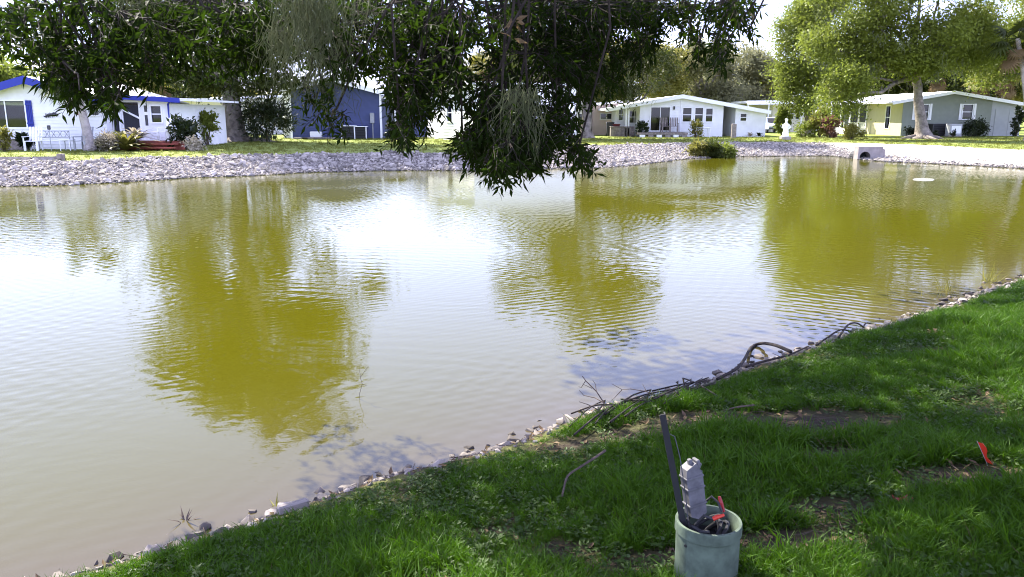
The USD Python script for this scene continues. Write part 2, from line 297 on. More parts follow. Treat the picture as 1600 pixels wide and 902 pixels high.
def axis(parts):
    out = []
    for a, b, st in parts: out += list(np.arange(a, b, st))
    return np.array(out + [parts[-1][1]])
gx = axis([(-1500, -400, 220), (-400, -100, 50), (-100, -44, 4), (-44, -8, 0.6), (-8, -3, 0.25), (-3, 8, 0.11), (8, 12, 0.25), (12, 44, 0.6), (44, 100, 4), (100, 400, 50), (400, 1500, 220)])
gy = axis([(-300, -60, 40), (-60, -10, 5), (-10, 1, 0.6), (1, 11, 0.11), (11, 20, 0.4), (20, 52, 0.5), (52, 90, 2), (90, 400, 25), (400, 2500, 300)])
X, Y = np.meshgrid(gx, gy); xf, yf = X.ravel(), Y.ravel()
Z, S_, N_, soil, rock = land(xf, yf)
nxg = len(gx); i, j = np.meshgrid(np.arange(len(gy) - 1), np.arange(nxg - 1), indexing='ij')
q = np.stack([i * nxg + j, i * nxg + j + 1, (i + 1) * nxg + j + 1, (i + 1) * nxg + j], -1).reshape(-1, 4)
gm = usdkit.mesh(stage, '/World/ground', (np.stack([xf, yf, Z], 1), q), ground_m, smooth=True)
sand = rock * np.clip((xf - 17.6) / 1.2, 0, 1) * np.clip((S_ - .35) * 3, 0, 1)
under = np.clip(S_ / .3, 0, 1) * (.86 + .2 * np.clip(meshkit.fbm(np.stack([xf * 3, yf * 3, 0 * xf], -1)) - .4, 0, .6))      # thatch and soil under the near grass
for nm, a in (('soil', np.where(N_ & (S_ > 0) & (np.hypot(xf, yf) < 40), np.maximum(soil, under), soil)), ('rock', rock), ('sand', sand)):
    UsdGeom.PrimvarsAPI(gm).CreatePrimvar(nm, Sdf.ValueTypeNames.FloatArray, 'vertex').Set(Vt.FloatArray.FromNumpy(a.astype(np.float32)))
tag(gm.GetPrim(), 'grassy ground sloping down to the pond', kind='structure')
from scipy.interpolate import RegularGridInterpolator
GZ = RegularGridInterpolator((gy, gx), Z.reshape(X.shape)); GS = RegularGridInterpolator((gy, gx), soil.reshape(X.shape))
def gz(x, y): return float(GZ([[y, x]])[0])
def on_ground(px, py, guess=0.4):
    z = guess
    for _ in range(12):
        p = atz(px, py, z); z = 0.5 * z + 0.5 * gz(p[0], p[1])
    return np.array([p[0], p[1], gz(p[0], p[1])])
wx = axis([(-34, -6, 1.0), (-6, 8, 0.2), (8, 26, 0.8)]); wy = axis([(-4, 2, 1.0), (2, 12, 0.2), (12, 46, 0.8)])
WX, WY = np.meshgrid(wx, wy); ws, wd = sdist(WX.ravel(), WY.ravel())
nw = len(wx); i, j = np.meshgrid(np.arange(len(wy) - 1), np.arange(nw - 1), indexing='ij')
q = np.stack([i * nw + j, i * nw + j + 1, (i + 1) * nw + j + 1, (i + 1) * nw + j], -1).reshape(-1, 4)
q = q[(ws[q] < 1.6).any(1)]
uq, qi = np.unique(q, return_inverse=True); q = qi.reshape(-1, 4); WX, WY, ws, wd = WX.ravel()[uq], WY.ravel()[uq], ws[uq], wd[uq]
wm = usdkit.mesh(stage, '/World/pond', (np.stack([WX.ravel(), WY.ravel(), 0 * ws], 1), q), water_m, smooth=True)
UsdGeom.PrimvarsAPI(wm).CreatePrimvar('shallow', Sdf.ValueTypeNames.FloatArray, 'vertex').Set(Vt.FloatArray.FromNumpy(np.where(wd < 3, np.exp(np.minimum(ws, 0) / 0.7), 0).astype(np.float32)))
tag(wm.GetPrim(), 'murky olive pond with gentle ripples', kind='structure')

# ------------------------------------------------------------------ houses
class House:
    """A house whose front stands at the depth y; u runs along the front, b goes back, w is height over the ground."""
    def __init__(s, name, label, y, px0, z=0.5, yaw=0.0, cat='house'):
        s.o = aty(px0, 200, y); s.o[2] = z; a = math.radians(yaw); s.d = np.array([math.cos(a), math.sin(a), 0]); s.bk = np.array([-math.sin(a), math.cos(a), 0])
        s.t = thing(name, label, cat, s.o, yaw)
    def loc(s, px, py, b=0.0):
        r = ray(px, py); o = s.o + s.bk * b - np.array([0, 0, EYE]); n = s.bk
        p = r * (o @ n) / (r @ n) - (s.o - np.array([0, 0, EYE])); return float(p @ s.d), float(p[2])
    def rect(s, x0, y0, x1, y1, b=0.0):
        a, c = s.loc((x0 + x1) / 2, y0, b), s.loc((x0 + x1) / 2, y1, b); l, r = s.loc(x0, (y0 + y1) / 2, b), s.loc(x1, (y0 + y1) / 2, b)
        return l[0], r[0], c[1], a[1]
    def siding(s, poly, holes, mat, b=0.0, lap=0.2, name='wall', label=None):
        """Lapped boards over a wall outline with openings."""
        P = Polygon(poly)
        for h in holes: P = P.difference(sbox(h[0], h[2], h[1], h[3]))
        mb = MB(); w = P.bounds[1]
        while w < P.bounds[3]:
            c = P.intersection(sbox(-99, w, 99, w + lap))
            for g in getattr(c, 'geoms', [c]):
                if g.geom_type != 'Polygon' or g.area < 1e-3: continue
                cs = manifold3d.CrossSection([np.array(g.exterior.coords)[:-1]] + [np.array(r.coords)[:-1] for r in g.interiors], manifold3d.FillRule.EvenOdd).extrude(0.05).to_mesh()
                v = cs.vert_properties[:, :3]; k = np.clip(1 - (v[:, 1] - w) / lap, 0, 1) * 0.02
                mb.add(np.stack([v[:, 0], b + v[:, 2] - np.where(v[:, 2] < 0.01, k, 0), v[:, 1]], 1), cs.tri_verts[:, ::-1])
            w += lap
        return mb.build(name, mat, s.t, label=label)
    def plain(s, poly, holes, mat, b=0.0, t=0.08, name='wall', label=None):
        P = Polygon(poly)
        for h in holes: P = P.difference(sbox(h[0], h[2], h[1], h[3]))
        mb = MB()
        for g in getattr(P, 'geoms', [P]):
            cs = manifold3d.CrossSection([np.array(g.exterior.coords)[:-1]] + [np.array(r.coords)[:-1] for r in g.interiors], manifold3d.FillRule.EvenOdd).extrude(t).to_mesh()
            v = cs.vert_properties[:, :3]; mb.add(np.stack([v[:, 0], b + v[:, 2], v[:, 1]], 1), cs.tri_verts[:, ::-1])
        return mb.build(name, mat, s.t, label=label)
    def box(s, name, mat, u0, u1, b0, b1, w0, w1, ch=0.0, label=None, parent=None):
        return MB().box(u0, u1, b0, b1, w0, w1, ch).build(name, mat, parent or s.t, label=label)
    def window(s, h, b=0.0, rail=True, mull=0, tr=0.07, mat=None, label=None, pane=None, name='window'):
        u0, u1, w0, w1 = h; mb = MB()
        mb.box(u0 - tr, u0, b - 0.045, b + 0.09, w0, w1).box(u1, u1 + tr, b - 0.045, b + 0.09, w0, w1).box(u0 - tr, u1 + tr, b - 0.047, b + 0.09, w1, w1 + tr).box(u0 - tr * 1.3, u1 + tr * 1.3, b - 0.07, b + 0.09, w0 - tr, w0)
        f = mb.build(name, mat or trimw, s.t, label=label)
        MB().box(u0, u1, b + 0.03, b + 0.036, w0, w1).build('pane', pane or glass, f)
        if rail: MB().box(u0, u1, b + 0.0, b + 0.028, (w0 + w1) / 2 - 0.025, (w0 + w1) / 2 + 0.025).build('sash_rail', mat or trimw, f)
        for k in range(mull):
            uu = u0 + (u1 - u0) * (k + 1) / (mull + 1); MB().box(uu - 0.025, uu + 0.025, b - 0.005, b + 0.026, w0, w1).build('mullion', mat or trimw, f)
        return f
    def shell(s, u0, u1, b0, b1, w1, mat, left=True, right=True):
        """Side and back walls and the floor."""
        if left: s.box('wall', mat, u0, u0 + 0.1, b0, b1, -0.3, w1)
        if right: s.box('wall', mat, u1 - 0.1, u1, b0, b1, -0.3, w1)
        s.box('wall', mat, u0 + 0.1, u1 - 0.1, b1 - 0.1, b1, -0.3, w1)
        s.box('floor', dark, u0 + 0.1, u1 - 0.1, b0 + 0.1, b1 - 0.1, 0.2, 0.3)
    def slope(s, a, c, b0, b1, mat, t=0.12, name='roof'):
        """A roof slab from (u, w) a to (u, w) c."""
        (ua, wa), (uc, wc) = a, c
        v = [[ua, b0, wa], [uc, b0, wc], [uc, b1, wc], [ua, b1, wa], [ua, b0, wa + t], [uc, b0, wc + t], [uc, b1, wc + t], [ua, b1, wa + t]]
        return MB().add(v, [[0, 3, 2, 1], [4, 5, 6, 7], [0, 1, 5, 4], [1, 2, 6, 5], [2, 3, 7, 6], [3, 0, 4, 7]]).build(name, mat, s.t)
    def fascia(s, a, c, b, mat, h=0.22, up=0.14):
        (ua, wa), (uc, wc) = a, c
        v = [[ua, b, wa - h], [uc, b, wc - h], [uc, b + 0.04, wc - h], [ua, b + 0.04, wa - h], [ua, b, wa + up], [uc, b, wc + up], [uc, b + 0.04, wc + up], [ua, b + 0.04, wa + up]]
        return MB().add(v, [[0, 3, 2, 1], [4, 5, 6, 7], [0, 1, 5, 4], [1, 2, 6, 5], [2, 3, 7, 6], [3, 0, 4, 7]]).build('fascia', mat, s.t)

# --- white house with blue trim, far left
A = House('bungalow', 'white lapped bungalow with cobalt blue roof trim and shutters', 39.0, 0)
ap, el, er = A.loc(45, 124), A.loc(-80, 160), A.loc(166, 158)
w1, w2 = A.rect(-22, 158, 40, 199), A.rect(139, 154, 153, 180)
A.siding([(el[0] + .3, -.4), (er[0] - .1, -.4), (er[0] - .1, er[1]), ap, (el[0] + .3, el[1])], [w1, w2], white, lap=0.16)
A.shell(el[0] + .3, er[0] - .1, 0.06, 9, er[1] - .15, white)
A.slope(ap, (el[0] - .3, el[1] - .09), -.45, 9.2, roofw); A.slope((er[0] + .3, er[1] - .09), ap, -.45, 9.2, roofw)
A.fascia((el[0] - .3, el[1] - .09), ap, -.49, bluefas); A.fascia(ap, (er[0] + .3, er[1] - .09), -.49, bluefas)
A.window(w1, rail=False, mull=1); A.window(w2, tr=.05)
def shutter(H, h, mat, label=None, n=4, b=-0.03):
    u0, u1, w0, w1 = h; k = (u1 - u0) / n
    f = MB().box(u0, u1, b - .05, b - .03, w1 - .22, w1 - .14).box(u0, u1, b - .05, b - .03, w0 + .14, w0 + .22).build('shutter', mat, H.t, label=label)
    for i in range(n): MB().box(u0 + i * k + .008, u0 + (i + 1) * k - .008, b - .03, b, w0 + .03 * (i in (0, n - 1)), w1).build('slat', mat, f)
shutter(A, A.rect(42, 157, 52, 199), bluefas, 'blue board shutter')
shutter(A, A.rect(120, 158, 126, 181), maroon, 'maroon shutter', n=2)
mb = MB()
for k, (cx, cy) in enumerate([(73, 181), (79, 180), (85, 179)]):       # lizard-shaped wall ornament
    u, w = A.loc(cx + 1, cy); th = np.linspace(-1, 1, 9)
    mb.tube(np.stack([u + th * .15, 0 * th - .045, w + .05 * np.sin(th * 3 + k)], 1), .018 + .03 * np.maximum(0, 1 - th**2), 6)
    for sx in (-.06, .06):
        for sw in (-1, 1): mb.bar((u + sx, -.045, w), (u + sx + .03, -.045, w + sw * .11), .014, 5)
mb.build('wall_ornament', darkgrey, A.t)
# its porch
bb = 0.7; pe, qe = A.loc(164, 150, bb), A.loc(262, 158, bb)
scr1, scr2, dr, w3 = A.rect(162, 160, 186, 207, bb), A.rect(193, 160, 218, 207, bb), A.rect(225, 161, 232, 208, bb), A.rect(237, 166, 252, 191, bb)
A.plain([(er[0] - .1, -.4), (qe[0], -.4), (qe[0], qe[1]), (er[0] - .1, pe[1])], [scr1, scr2, dr, w3], white, b=bb)
A.shell(er[0] - .1, qe[0], bb + .08, 8.5, qe[1] - .12, white, left=False)
ra, rb = A.loc(150, 150, bb - .35), A.loc(281, 157.5, bb - .35)
A.slope((rb[0], rb[1]), (ra[0], ra[1]), bb - .35, 8.8, roofw, t=.1); A.fascia((ra[0], ra[1]), (rb[0], rb[1]), bb - .4, bluefas, h=.1, up=.12)
A.window(scr1, bb, rail=False, tr=.05, pane=screen, name='porch_screen'); A.window(scr2, bb, rail=False, tr=.05, pane=screen, name='porch_screen')
mb = MB()
mb.bar((scr2[0], bb - .02, scr2[3] - .35), (scr2[1], bb - .02, scr2[3] - .75), .05).build('brace', trimw, A.t)
A.window(w3, bb)
u0, u1, a0, a1 = dr
d_ = MB().box(u0, u1, bb + .02, bb + .06, a0, a1).build('door', trimw, A.t)
MB().box(u0 + .04, u1 - .04, bb + .008, bb + .019, a0 + .35, a0 + .85).build('door_panel', darkgrey, d_); MB().box(u0 + .04, u1 - .04, bb + .008, bb + .019, a0 + 1.0, a1 - .12).build('door_panel', darkgrey, d_)
MB().tube([(qe[0] + .02, bb - .05, .1), (qe[0] + .02, bb - .05, qe[1] - .15), (qe[0] + .25, bb - .3, qe[1])], .05, 8).build('downspout', bluefas, A.t)
# porch deck with red boards
l, r = A.loc(186, 220, -1.0), A.loc(288, 220, -1.0)
dk = thing('porch_deck', 'red painted wooden porch deck with two steps below the screen door', 'deck', A.o + np.array([0, 0, 0]))
for k in range(9): MB().box(l[0], r[0], -1.0 + k * .185, -1.0 + k * .185 + .175, .36, .40).build('deck_board', redwood, dk)
for k, (b0, w0) in enumerate([(-1.6, .02), (-1.3, .18)]): MB().box(l[0] + .6, r[0] - .2, b0, b0 + .29, w0 + .08, w0 + .14).build('step', redwood, dk)
MB().box(l[0], r[0], -.985, -.955, 0.0, .355).build('skirt_board', redwood, dk)

# --- cream house between, partly hidden
B = House('cream_house', 'cream house with maroon shutter between the blue-trimmed bungalow and the big oak', 66.0, 262)
l, r = B.loc(255, 158), B.loc(352, 158); wB = B.rect(277, 166, 283, 179)
B.siding([(l[0], -.4), (r[0], -.4), (r[0], r[1]), (l[0], l[1])], [wB], creamwall); B.shell(l[0], r[0], .06, 8, r[1] - .1, creamwall)
B.slope((r[0] + .4, r[1]), (l[0] - .4, l[1]), -.5, 8.3, roofw, t=.2); B.window(wB); shutter(B, B.rect(285, 166, 289, 184), maroon, n=2)
B2 = House('white_house', 'bright white house wall seen either side of the big oak trunk', 70.0, 352, yaw=0)
l, r = B2.loc(340, 156), B2.loc(452, 152); wB = B2.rect(410, 172, 420, 188)
B2.siding([(l[0], -.4), (r[0], -.4), (r[0], r[1]), (l[0], l[1])], [wB], white); B2.shell(l[0], r[0], .06, 8, l[1] - .1, white)
B2.slope((r[0] + .4, r[1]), (l[0] - .4, l[1]), -.5, 8.3, roofw, t=.2); B2.window(wB)

# --- blue house
C = House('blue_house', 'slate blue lapped house with white roof trim and corner posts', 57.0, 455)
ap, el, er = C.loc(520, 124), C.loc(440, 141), C.loc(598, 146)
l0, r0 = C.loc(456, 210)[0], C.loc(596, 210)[0]
f = lambda u: float(np.interp(u, [el[0], ap[0], er[0]], [el[1], ap[1], er[1]]))
C.siding([(l0, -.3), (r0, -.3), (r0, f(r0)), ap, (l0, f(l0))], [], bluewall, lap=0.17)
C.shell(l0, r0, .06, 12, f(l0) - .2, bluewall)
C.slope(ap, (el[0] - .1, el[1]), -.4, 12.3, roofw); C.slope((er[0] + .15, er[1]), ap, -.4, 12.3, roofw)
C.fascia((el[0] - .1, el[1]), ap, -.44, trimw, h=.16); C.fascia(ap, (er[0] + .15, er[1]), -.44, trimw, h=.16)
for u in (l0, r0): C.box('corner_post', trimw, u - .07, u + .07, -.06, .03, -.2, f(u) - .05)
C.box('wing_wall', white, l0 - .85, l0 - .12, 1.0, 1.1, -.3, el[1] - .1)
ra = C.loc(616, 150)[0]
C.box('carport_roof', roofw, r0 + .1, ra + .25, -.1, 8, er[1] - .35, er[1] - .2); C.box('carport_post', trimw, ra - .02, ra + .08, 0, .1, -.1, er[1] - .36)
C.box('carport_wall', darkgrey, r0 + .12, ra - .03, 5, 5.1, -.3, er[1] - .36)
C.box('carport_wall', bluewall, ra + .1, ra + 2.6, 4, 4.1, -.3, er[1] - .36)
mb = MB(); u = C.loc(583, 200)[0]
mb.box(u - .16, u + .12, -.2, -.03, 1.05, 1.75, .02); C_m = mb.build('meter_box', greymetal, C.t); C.box('cable_duct', greymetal, u - .04, u + .03, -.1, -.03, -.1, 1.04)
def ac_unit(name, label, o, w, h, group=None, case=None):
    t = thing(name, label, 'air conditioner', o, group=group)
    for u in (-w / 2, w / 2 - .06): MB().box(u, u + .06, 0, .06, 0, h).build('corner_post', case or trimw, t)
    MB().box(-w / 2 - .02, w / 2 + .02, -.02, w * .8, h + .002, h + .06, .02).build('lid', case or trimw, t)
    c = MB().box(-w / 2 + .07, w / 2 - .07, .04, w * .78, .03, h).build('coil', dark, t)
    for k in range(7): MB().box(-w / 2 + .065, w / 2 - .065, .015, .03, .06 + k * h / 7.4, .075 + k * h / 7.4).build('louvre', darkgrey, t)
    return t
o = C.o.copy(); p = aty(544, 217, 56); ac_unit('air_conditioner', 'white-framed air conditioner against the blue house, left of a pair', (p[0], 56, .5), .95, .85)
p = aty(563, 217, 56); ac_unit('air_conditioner', 'white-framed air conditioner against the blue house, nearer the meter box', (p[0], 56.1, .5), .85, .8)
p = aty(493, 216, 56); t = thing('utility_cabinet', 'small white box on a base beside the blue wall', 'cabinet', (p[0], 56, .5)); MB().box(-.38, .38, 0, .4, .12, .5, .03).build('case', trimw, t); MB().box(-.44, .44, -.05, .45, 0, .12).build('plinth', concrete, t)
for k, (px, w) in enumerate([(470, .5), (480, .4), (515, .45)]):
    p = aty(px, 218, 55.5); t = MB().box(-w, w, 0, .3, 0, .12, .03).build('stepping_slab', concrete, None, label=['long pale slab left of the white cabinet at the blue house', 'short pale slab just left of the white cabinet', 'pale slab between white cabinet and air conditioners'][k], cat='slab', loc=(p[0], 55.5, .5))

# --- bright white house behind the hanging branch
D = House('gable_shed', 'bright sunlit white house glimpsed behind the hanging branch', 58.0, 668, yaw=-66)
D.siding([(0, -.3), (9.0, -.3), (9.0, 3.4), (0, 3.4)], [(4.2, 5.2, 1.2, 2.3)], white); D.window((4.2, 5.2, 1.2, 2.3)); D.shell(0, 9.0, .06, 7, 3.3, white)
D.slope((9.3, 3.4), (-.3, 3.4), -.4, 7.3, roofw, t=.18)

# --- low white lanai with windows left of the mossy tree
E_ = House('lanai_house', 'low white house with a row of dark lanai windows behind the mossy tree', 66.0, 800)
l, r = E_.loc(798, 163), E_.loc(924, 163); hs = [E_.rect(x, 178, x + 17, 205) for x in (815, 838, 861, 884, 903)]
E_.plain([(l[0], -.3), (r[0], -.3), (r[0], r[1]), (l[0], l[1])], hs, white); E_.shell(l[0], r[0], .08, 8, l[1] - .1, white)
for h in hs: E_.window(h, rail=False, tr=.06)
E_.slope((r[0] + .3, r[1]), (l[0] - .4, l[1]), -.5, 8.2, roofw, t=.2)

# --- pinkish wall
P_ = House('pink_house', 'pinkish white house wall with one double window beside the mossy tree', 67.0, 926)
l, r = P_.loc(926, 166), P_.loc(966, 161); wP = P_.rect(939, 178, 957, 186)
P_.siding([(l[0], -.3), (r[0], -.3), (r[0], r[1]), (l[0], l[1])], [wP], pinkwall); P_.shell(l[0], r[0], .06, 6, l[1] - .1, pinkwall); P_.window(wP, rail=False, mull=1)
P_.slope((r[0] + .2, r[1]), (l[0] - .2, l[1]), -.4, 6.2, roofw, t=.2)

# --- white house with sliding door and deck
F = House('white_house', 'white gabled house with sliding glass door, three windows and attached shed', 62.0, 1000)
ap, rr = F.loc(1065, 151), F.loc(1202, 176); sl = (rr[1] - ap[1]) / (rr[0] - ap[0]); f = lambda u: ap[1] + sl * abs(u - ap[0])
u0, u1, us0, us1 = F.loc(999, 200)[0], F.loc(1129, 200)[0], F.loc(1148, 200)[0], F.loc(1196, 200)[0]
ws = [F.rect(*q) for q in ((1067, 169, 1080, 190), (1086, 169, 1098, 190), (1103, 170, 1113, 190))]; sd = F.rect(1017, 168, 1046, 204)
F.siding([(u0, -.4), (u1, -.4), (u1, f(u1)), ap, (u0, f(u0))], ws + [sd], white)
F.shell(u0, u1, .06, 14, f(u1) - .1, white)
for h in ws: F.window(h)
F.window(sd, rail=False, mull=1, tr=.09, name='sliding_door')
F.box('corner_trim', trimw, ap[0] - .05, ap[0] + .05, -.06, -.025, -.2, ap[1] - .25)
ul = F.loc(945, 170)[0]
F.slope(ap, (ul, f(ul)), -.45, 14.3, roofw); F.slope((rr[0], rr[1]), ap, -.45, 14.3, roofw)
F.fascia((ul, f(ul)), ap, -.49, trimw, h=.14); F.fascia(ap, rr, -.49, trimw, h=.14)
wsh = F.rect(1157, 178, 1166, 189)
F.plain([(us0, -.4), (us1, -.4), (us1, f(us1)), (us0, f(us0))], [wsh], white, name='shed_wall'); F.window(wsh, tr=.06); F.box('shed_wall', white, us0, us0 + .08, .082, 8, -.4, f(us0)); F.box('shed_wall', white, us1 - .08, us1, .082, 8, -.4, f(us1)); F.box('shed_wall', white, us0 + .09, us1 - .09, 7.9, 8, -.4, f(us1))
# recessed entry on its left
lw = F.loc(962, 200, 2)[0]; wr = F.rect(983, 174, 999, 192, 2.0); we = F.rect(967, 170, 973, 188, 2)
F.plain([(lw, -.4), (u0 - .01, -.4), (u0 - .01, f(u0) - .1), (lw, f(lw) - .1)], [wr, we], white, b=2.0); F.window(wr, 2.0, mull=1); F.window(we, 2.0, tr=.05)
for px in (978, 982): uu = F.loc(px, 200, .2)[0]; F.box('porch_post', trimw, uu - .05, uu + .05, .2, .3, -.2, f(uu) - .02)
F.box('wall', white, lw, lw + .1, 2.09, 9, -.4, f(lw) - .1)
uu = F.loc(1053, 172)[0]; F.box('wall_lamp', darkgrey, uu - .06, uu + .06, -.14, -.025, 2.0, 2.25, .02)
# deck of blocks and boards
dl, drr = F.loc(996, 208, -2.2)[0], F.loc(1075, 208, -2.2)[0]
dk = thing('garden_deck', 'low grey timber deck on pale blocks below the sliding door', 'deck', F.o)
for k in range(11): MB().box(dl, drr, -2.2 + k * .2, -2.2 + k * .2 + .19, .30, .35).build('deck_board', greywood, dk)
for k in range(6): uu = dl + (drr - dl) * (k + .3) / 6; MB().box(uu, uu + .4, -2.15, -1.95, -.05, .2, .015).build('block', concrete if k % 2 else trimw, dk)
MB().box(dl, drr, -2.19, -2.15, .2, .298).build('rim_joist', greywood, dk)

# --- carport house further back
G = House('carport_house', 'cream house with flat white carport roof behind the bright shrub', 80.0, 1200)
l, r = G.loc(1163, 163)[0], G.loc(1275, 158)[0]
w_ = G.loc(1200, 160)[1]
hs = [G.rect(1232, 170, 1240, 186), G.rect(1243, 170, 1249, 186), G.rect(1256, 172, 1264, 184)]
lw = G.loc(1206, 190)[0]
G.plain([(lw, -.4), (r, -.4), (r, w_), (lw, w_)], hs, creamwall); G.shell(lw, r, .08, 9, w_ - .05, creamwall)
for h in hs: G.window(h)
G.slope((r + .3, w_), (l, w_ - .1), -1.0, 9.3, roofw, t=.22); G.fascia((l, w_ - .1), (r + .3, w_), -1.04, trimw, h=.15, up=.23)
for px in (1168, 1200, 1252, 1266): uu = G.loc(px, 190, -.9)[0]; G.box('carport_post', trimw, uu - .05, uu + .05, -.9, -.8, -.2, w_ - .12)
G2 = House('porch_house', 'low white house with a long white porch behind the crotons', 84.0, 1280)
l, r = G2.loc(1278, 160)[0], G2.loc(1352, 160)[0]; w_ = G2.loc(1300, 163)[1]; hs = [G2.rect(x, 176, x + 9, 191) for x in (1284, 1299, 1314, 1329)]
G2.plain([(l, -.4), (r, -.4), (r, w_), (l, w_)], hs, white); G2.shell(l, r, .08, 8, w_ - .05, white)
for h in hs: G2.window(h)
G2.slope((r + .4, w_), (l - .4, w_), -1.2, 8.3, roofw, t=.25)
for px in (1282, 1296, 1311, 1326, 1341): uu = G2.loc(px, 190, -1)[0]; G2.box('porch_post', trimw, uu - .06, uu + .06, -1.0, -.88, -.2, w_ - .02)

# --- sage green house on the right
H_ = House('sage_house', 'sage green gabled house with cream side wall and grey shed', 64.0, 1408)
ap, er, el = H_.loc(1488, 145), H_.loc(1601, 165), H_.loc(1402, 160)
sl2 = (er[1] - ap[1]) / (er[0] - ap[0]); f = lambda u: float(np.interp(u, [el[0], ap[0], er[0]], [el[1], ap[1], er[1]]))
u0, u1, u2 = H_.loc(1408, 200)[0], H_.loc(1546, 200)[0], H_.loc(1594, 200)[0]
wa, wb = H_.rect(1504, 164, 1519, 186), H_.rect(1431, 164, 1450, 186)
H_.siding([(u0, -.4), (u1, -.4), (u1, f(u1)), ap, (u0, f(u0))], [wa, wb], greenwall)
H_.shell(u0, u1, .06, 12, f(u0) - .1, greenwall, left=False)
for h in (wa, wb):
    H_.window(h)
    for s_ in (0, 1): uu = h[0] - .27 if s_ == 0 else h[1] + .1; H_.box('shutter', trimw, uu, uu + .17, -.05, -.022, h[2] - .08, h[3] + .08)
# cream side wall with a tall window, seen in perspective
holes = [(2.0, 2.75, .55, 2.3)]
P = Polygon([(0.0, -.4), (6.2, -.4), (6.2, f(u0)), (0.0, f(u0))])
for h in holes: P = P.difference(sbox(h[0], h[2], h[1], h[3]))
cs = manifold3d.CrossSection([np.array(P.exterior.coords)[:-1]] + [np.array(r.coords)[:-1] for r in P.interiors], manifold3d.FillRule.EvenOdd).extrude(.08).to_mesh(); v = cs.vert_properties[:, :3]
MB().add(np.stack([u0 + v[:, 2], .06 + v[:, 0], v[:, 1]], 1), cs.tri_verts).build('side_wall', yellowwall, H_.t, label='cream side wall')
h = holes[0]; mb = MB()
for a in ((h[0] - .06, h[0], h[2], h[3]), (h[1], h[1] + .06, h[2], h[3]), (h[0] - .06, h[1] + .06, h[3], h[3] + .06), (h[0] - .06, h[1] + .06, h[2] - .06, h[2])): mb.box(u0 - .03, u0 + .05, .06 + a[0], .06 + a[1], a[2], a[3])
fw = mb.build('window', trimw, H_.t); MB().box(u0 + .03, u0 + .035, .06 + h[0], .06 + h[1], h[2], h[3]).build('pane', glass, fw); MB().box(u0, u0 + .028, .06 + h[0], .06 + h[1], 1.4, 1.45).build('sash_rail', trimw, fw)
H_.slope(ap, (el[0] - .5, el[1] - .08), -.35, 13, roofw); H_.slope((er[0] + .2, er[1]), ap, -.35, 12.3, roofg)
H_.fascia((el[0] - .5, el[1] - .08), ap, -.39, trimw, h=.1); H_.fascia(ap, (er[0] + .2, er[1]), -.39, trimw, h=.1)
H_.plain([(u1 + .01, -.4), (u2, -.4), (u2, f(u2)), (u1 + .01, f(u1))], [], greywall, b=.05, name='shed_wall'); H_.box('shed_wall', greywall, u2 - .08, u2, .14, 6, -.4, f(u2)); H_.box('shed_wall', greywall, u1 + .02, u2 - .09, 5.9, 6, -.4, f(u2))
H_.box('shed_door', greywall, u1 + .35, u1 + 1.4, .02, .048, -.05, 2.05); H_.box('shed_door', greywall, u1 + 1.42, u1 + 2.2, .02, .048, -.05, 2.05)
# screened porch at its back left
lx = u0 - 1.5
mb = MB()
for (a, b_) in ((lx, 6.3), (lx + .02, 9.5)): pass
for uu, b_ in ((lx, 6.3), (u0 - .75, 6.3), (u0 - .08, 6.3), (lx, 8.2), (lx, 10.5)): H_.box('porch_post', trimw, uu, uu + .1, b_, b_ + .1, -.2, f(u0) - .06)
H_.box('porch_rail', trimw, lx + .1, u0 - .09, 6.32, 6.38, .9, 1.0); H_.box('porch_kneewall', trimw, lx + .1, u0 - .09, 6.34, 6.42, -.3, .5); H_.box('porch_kneewall', trimw, lx + .02, lx + .08, 6.41, 10.5, -.3, .5)
H_.box('porch_screen', screen, lx + .1, u0 - .09, 6.36, 6.365, 1.0, f(u0) - .1)
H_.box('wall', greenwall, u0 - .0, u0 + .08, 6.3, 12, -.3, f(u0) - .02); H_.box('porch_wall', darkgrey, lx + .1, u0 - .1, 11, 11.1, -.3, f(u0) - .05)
p = aty(1482, 212, 61); ac_unit('air_conditioner', 'dark double condenser unit against the sage green wall', (p[0], 62.2, .5), 1.2, .9, case=darkgrey)
p = aty(1495, 214, 61); t = thing('generator_box', 'pale grey-green equipment cabinet standing on the lawn by the sage wall', 'cabinet', (p[0], 61.2, .5)); MB().box(-.45, .45, 0, .7, .08, .95, .03).build('case', greywall, t); MB().box(-.5, .5, -.05, .75, 0, .08).build('pad', concrete, t); MB().box(-.35, .35, -.012, -.002, .25, .8).build('door', trimw, t)

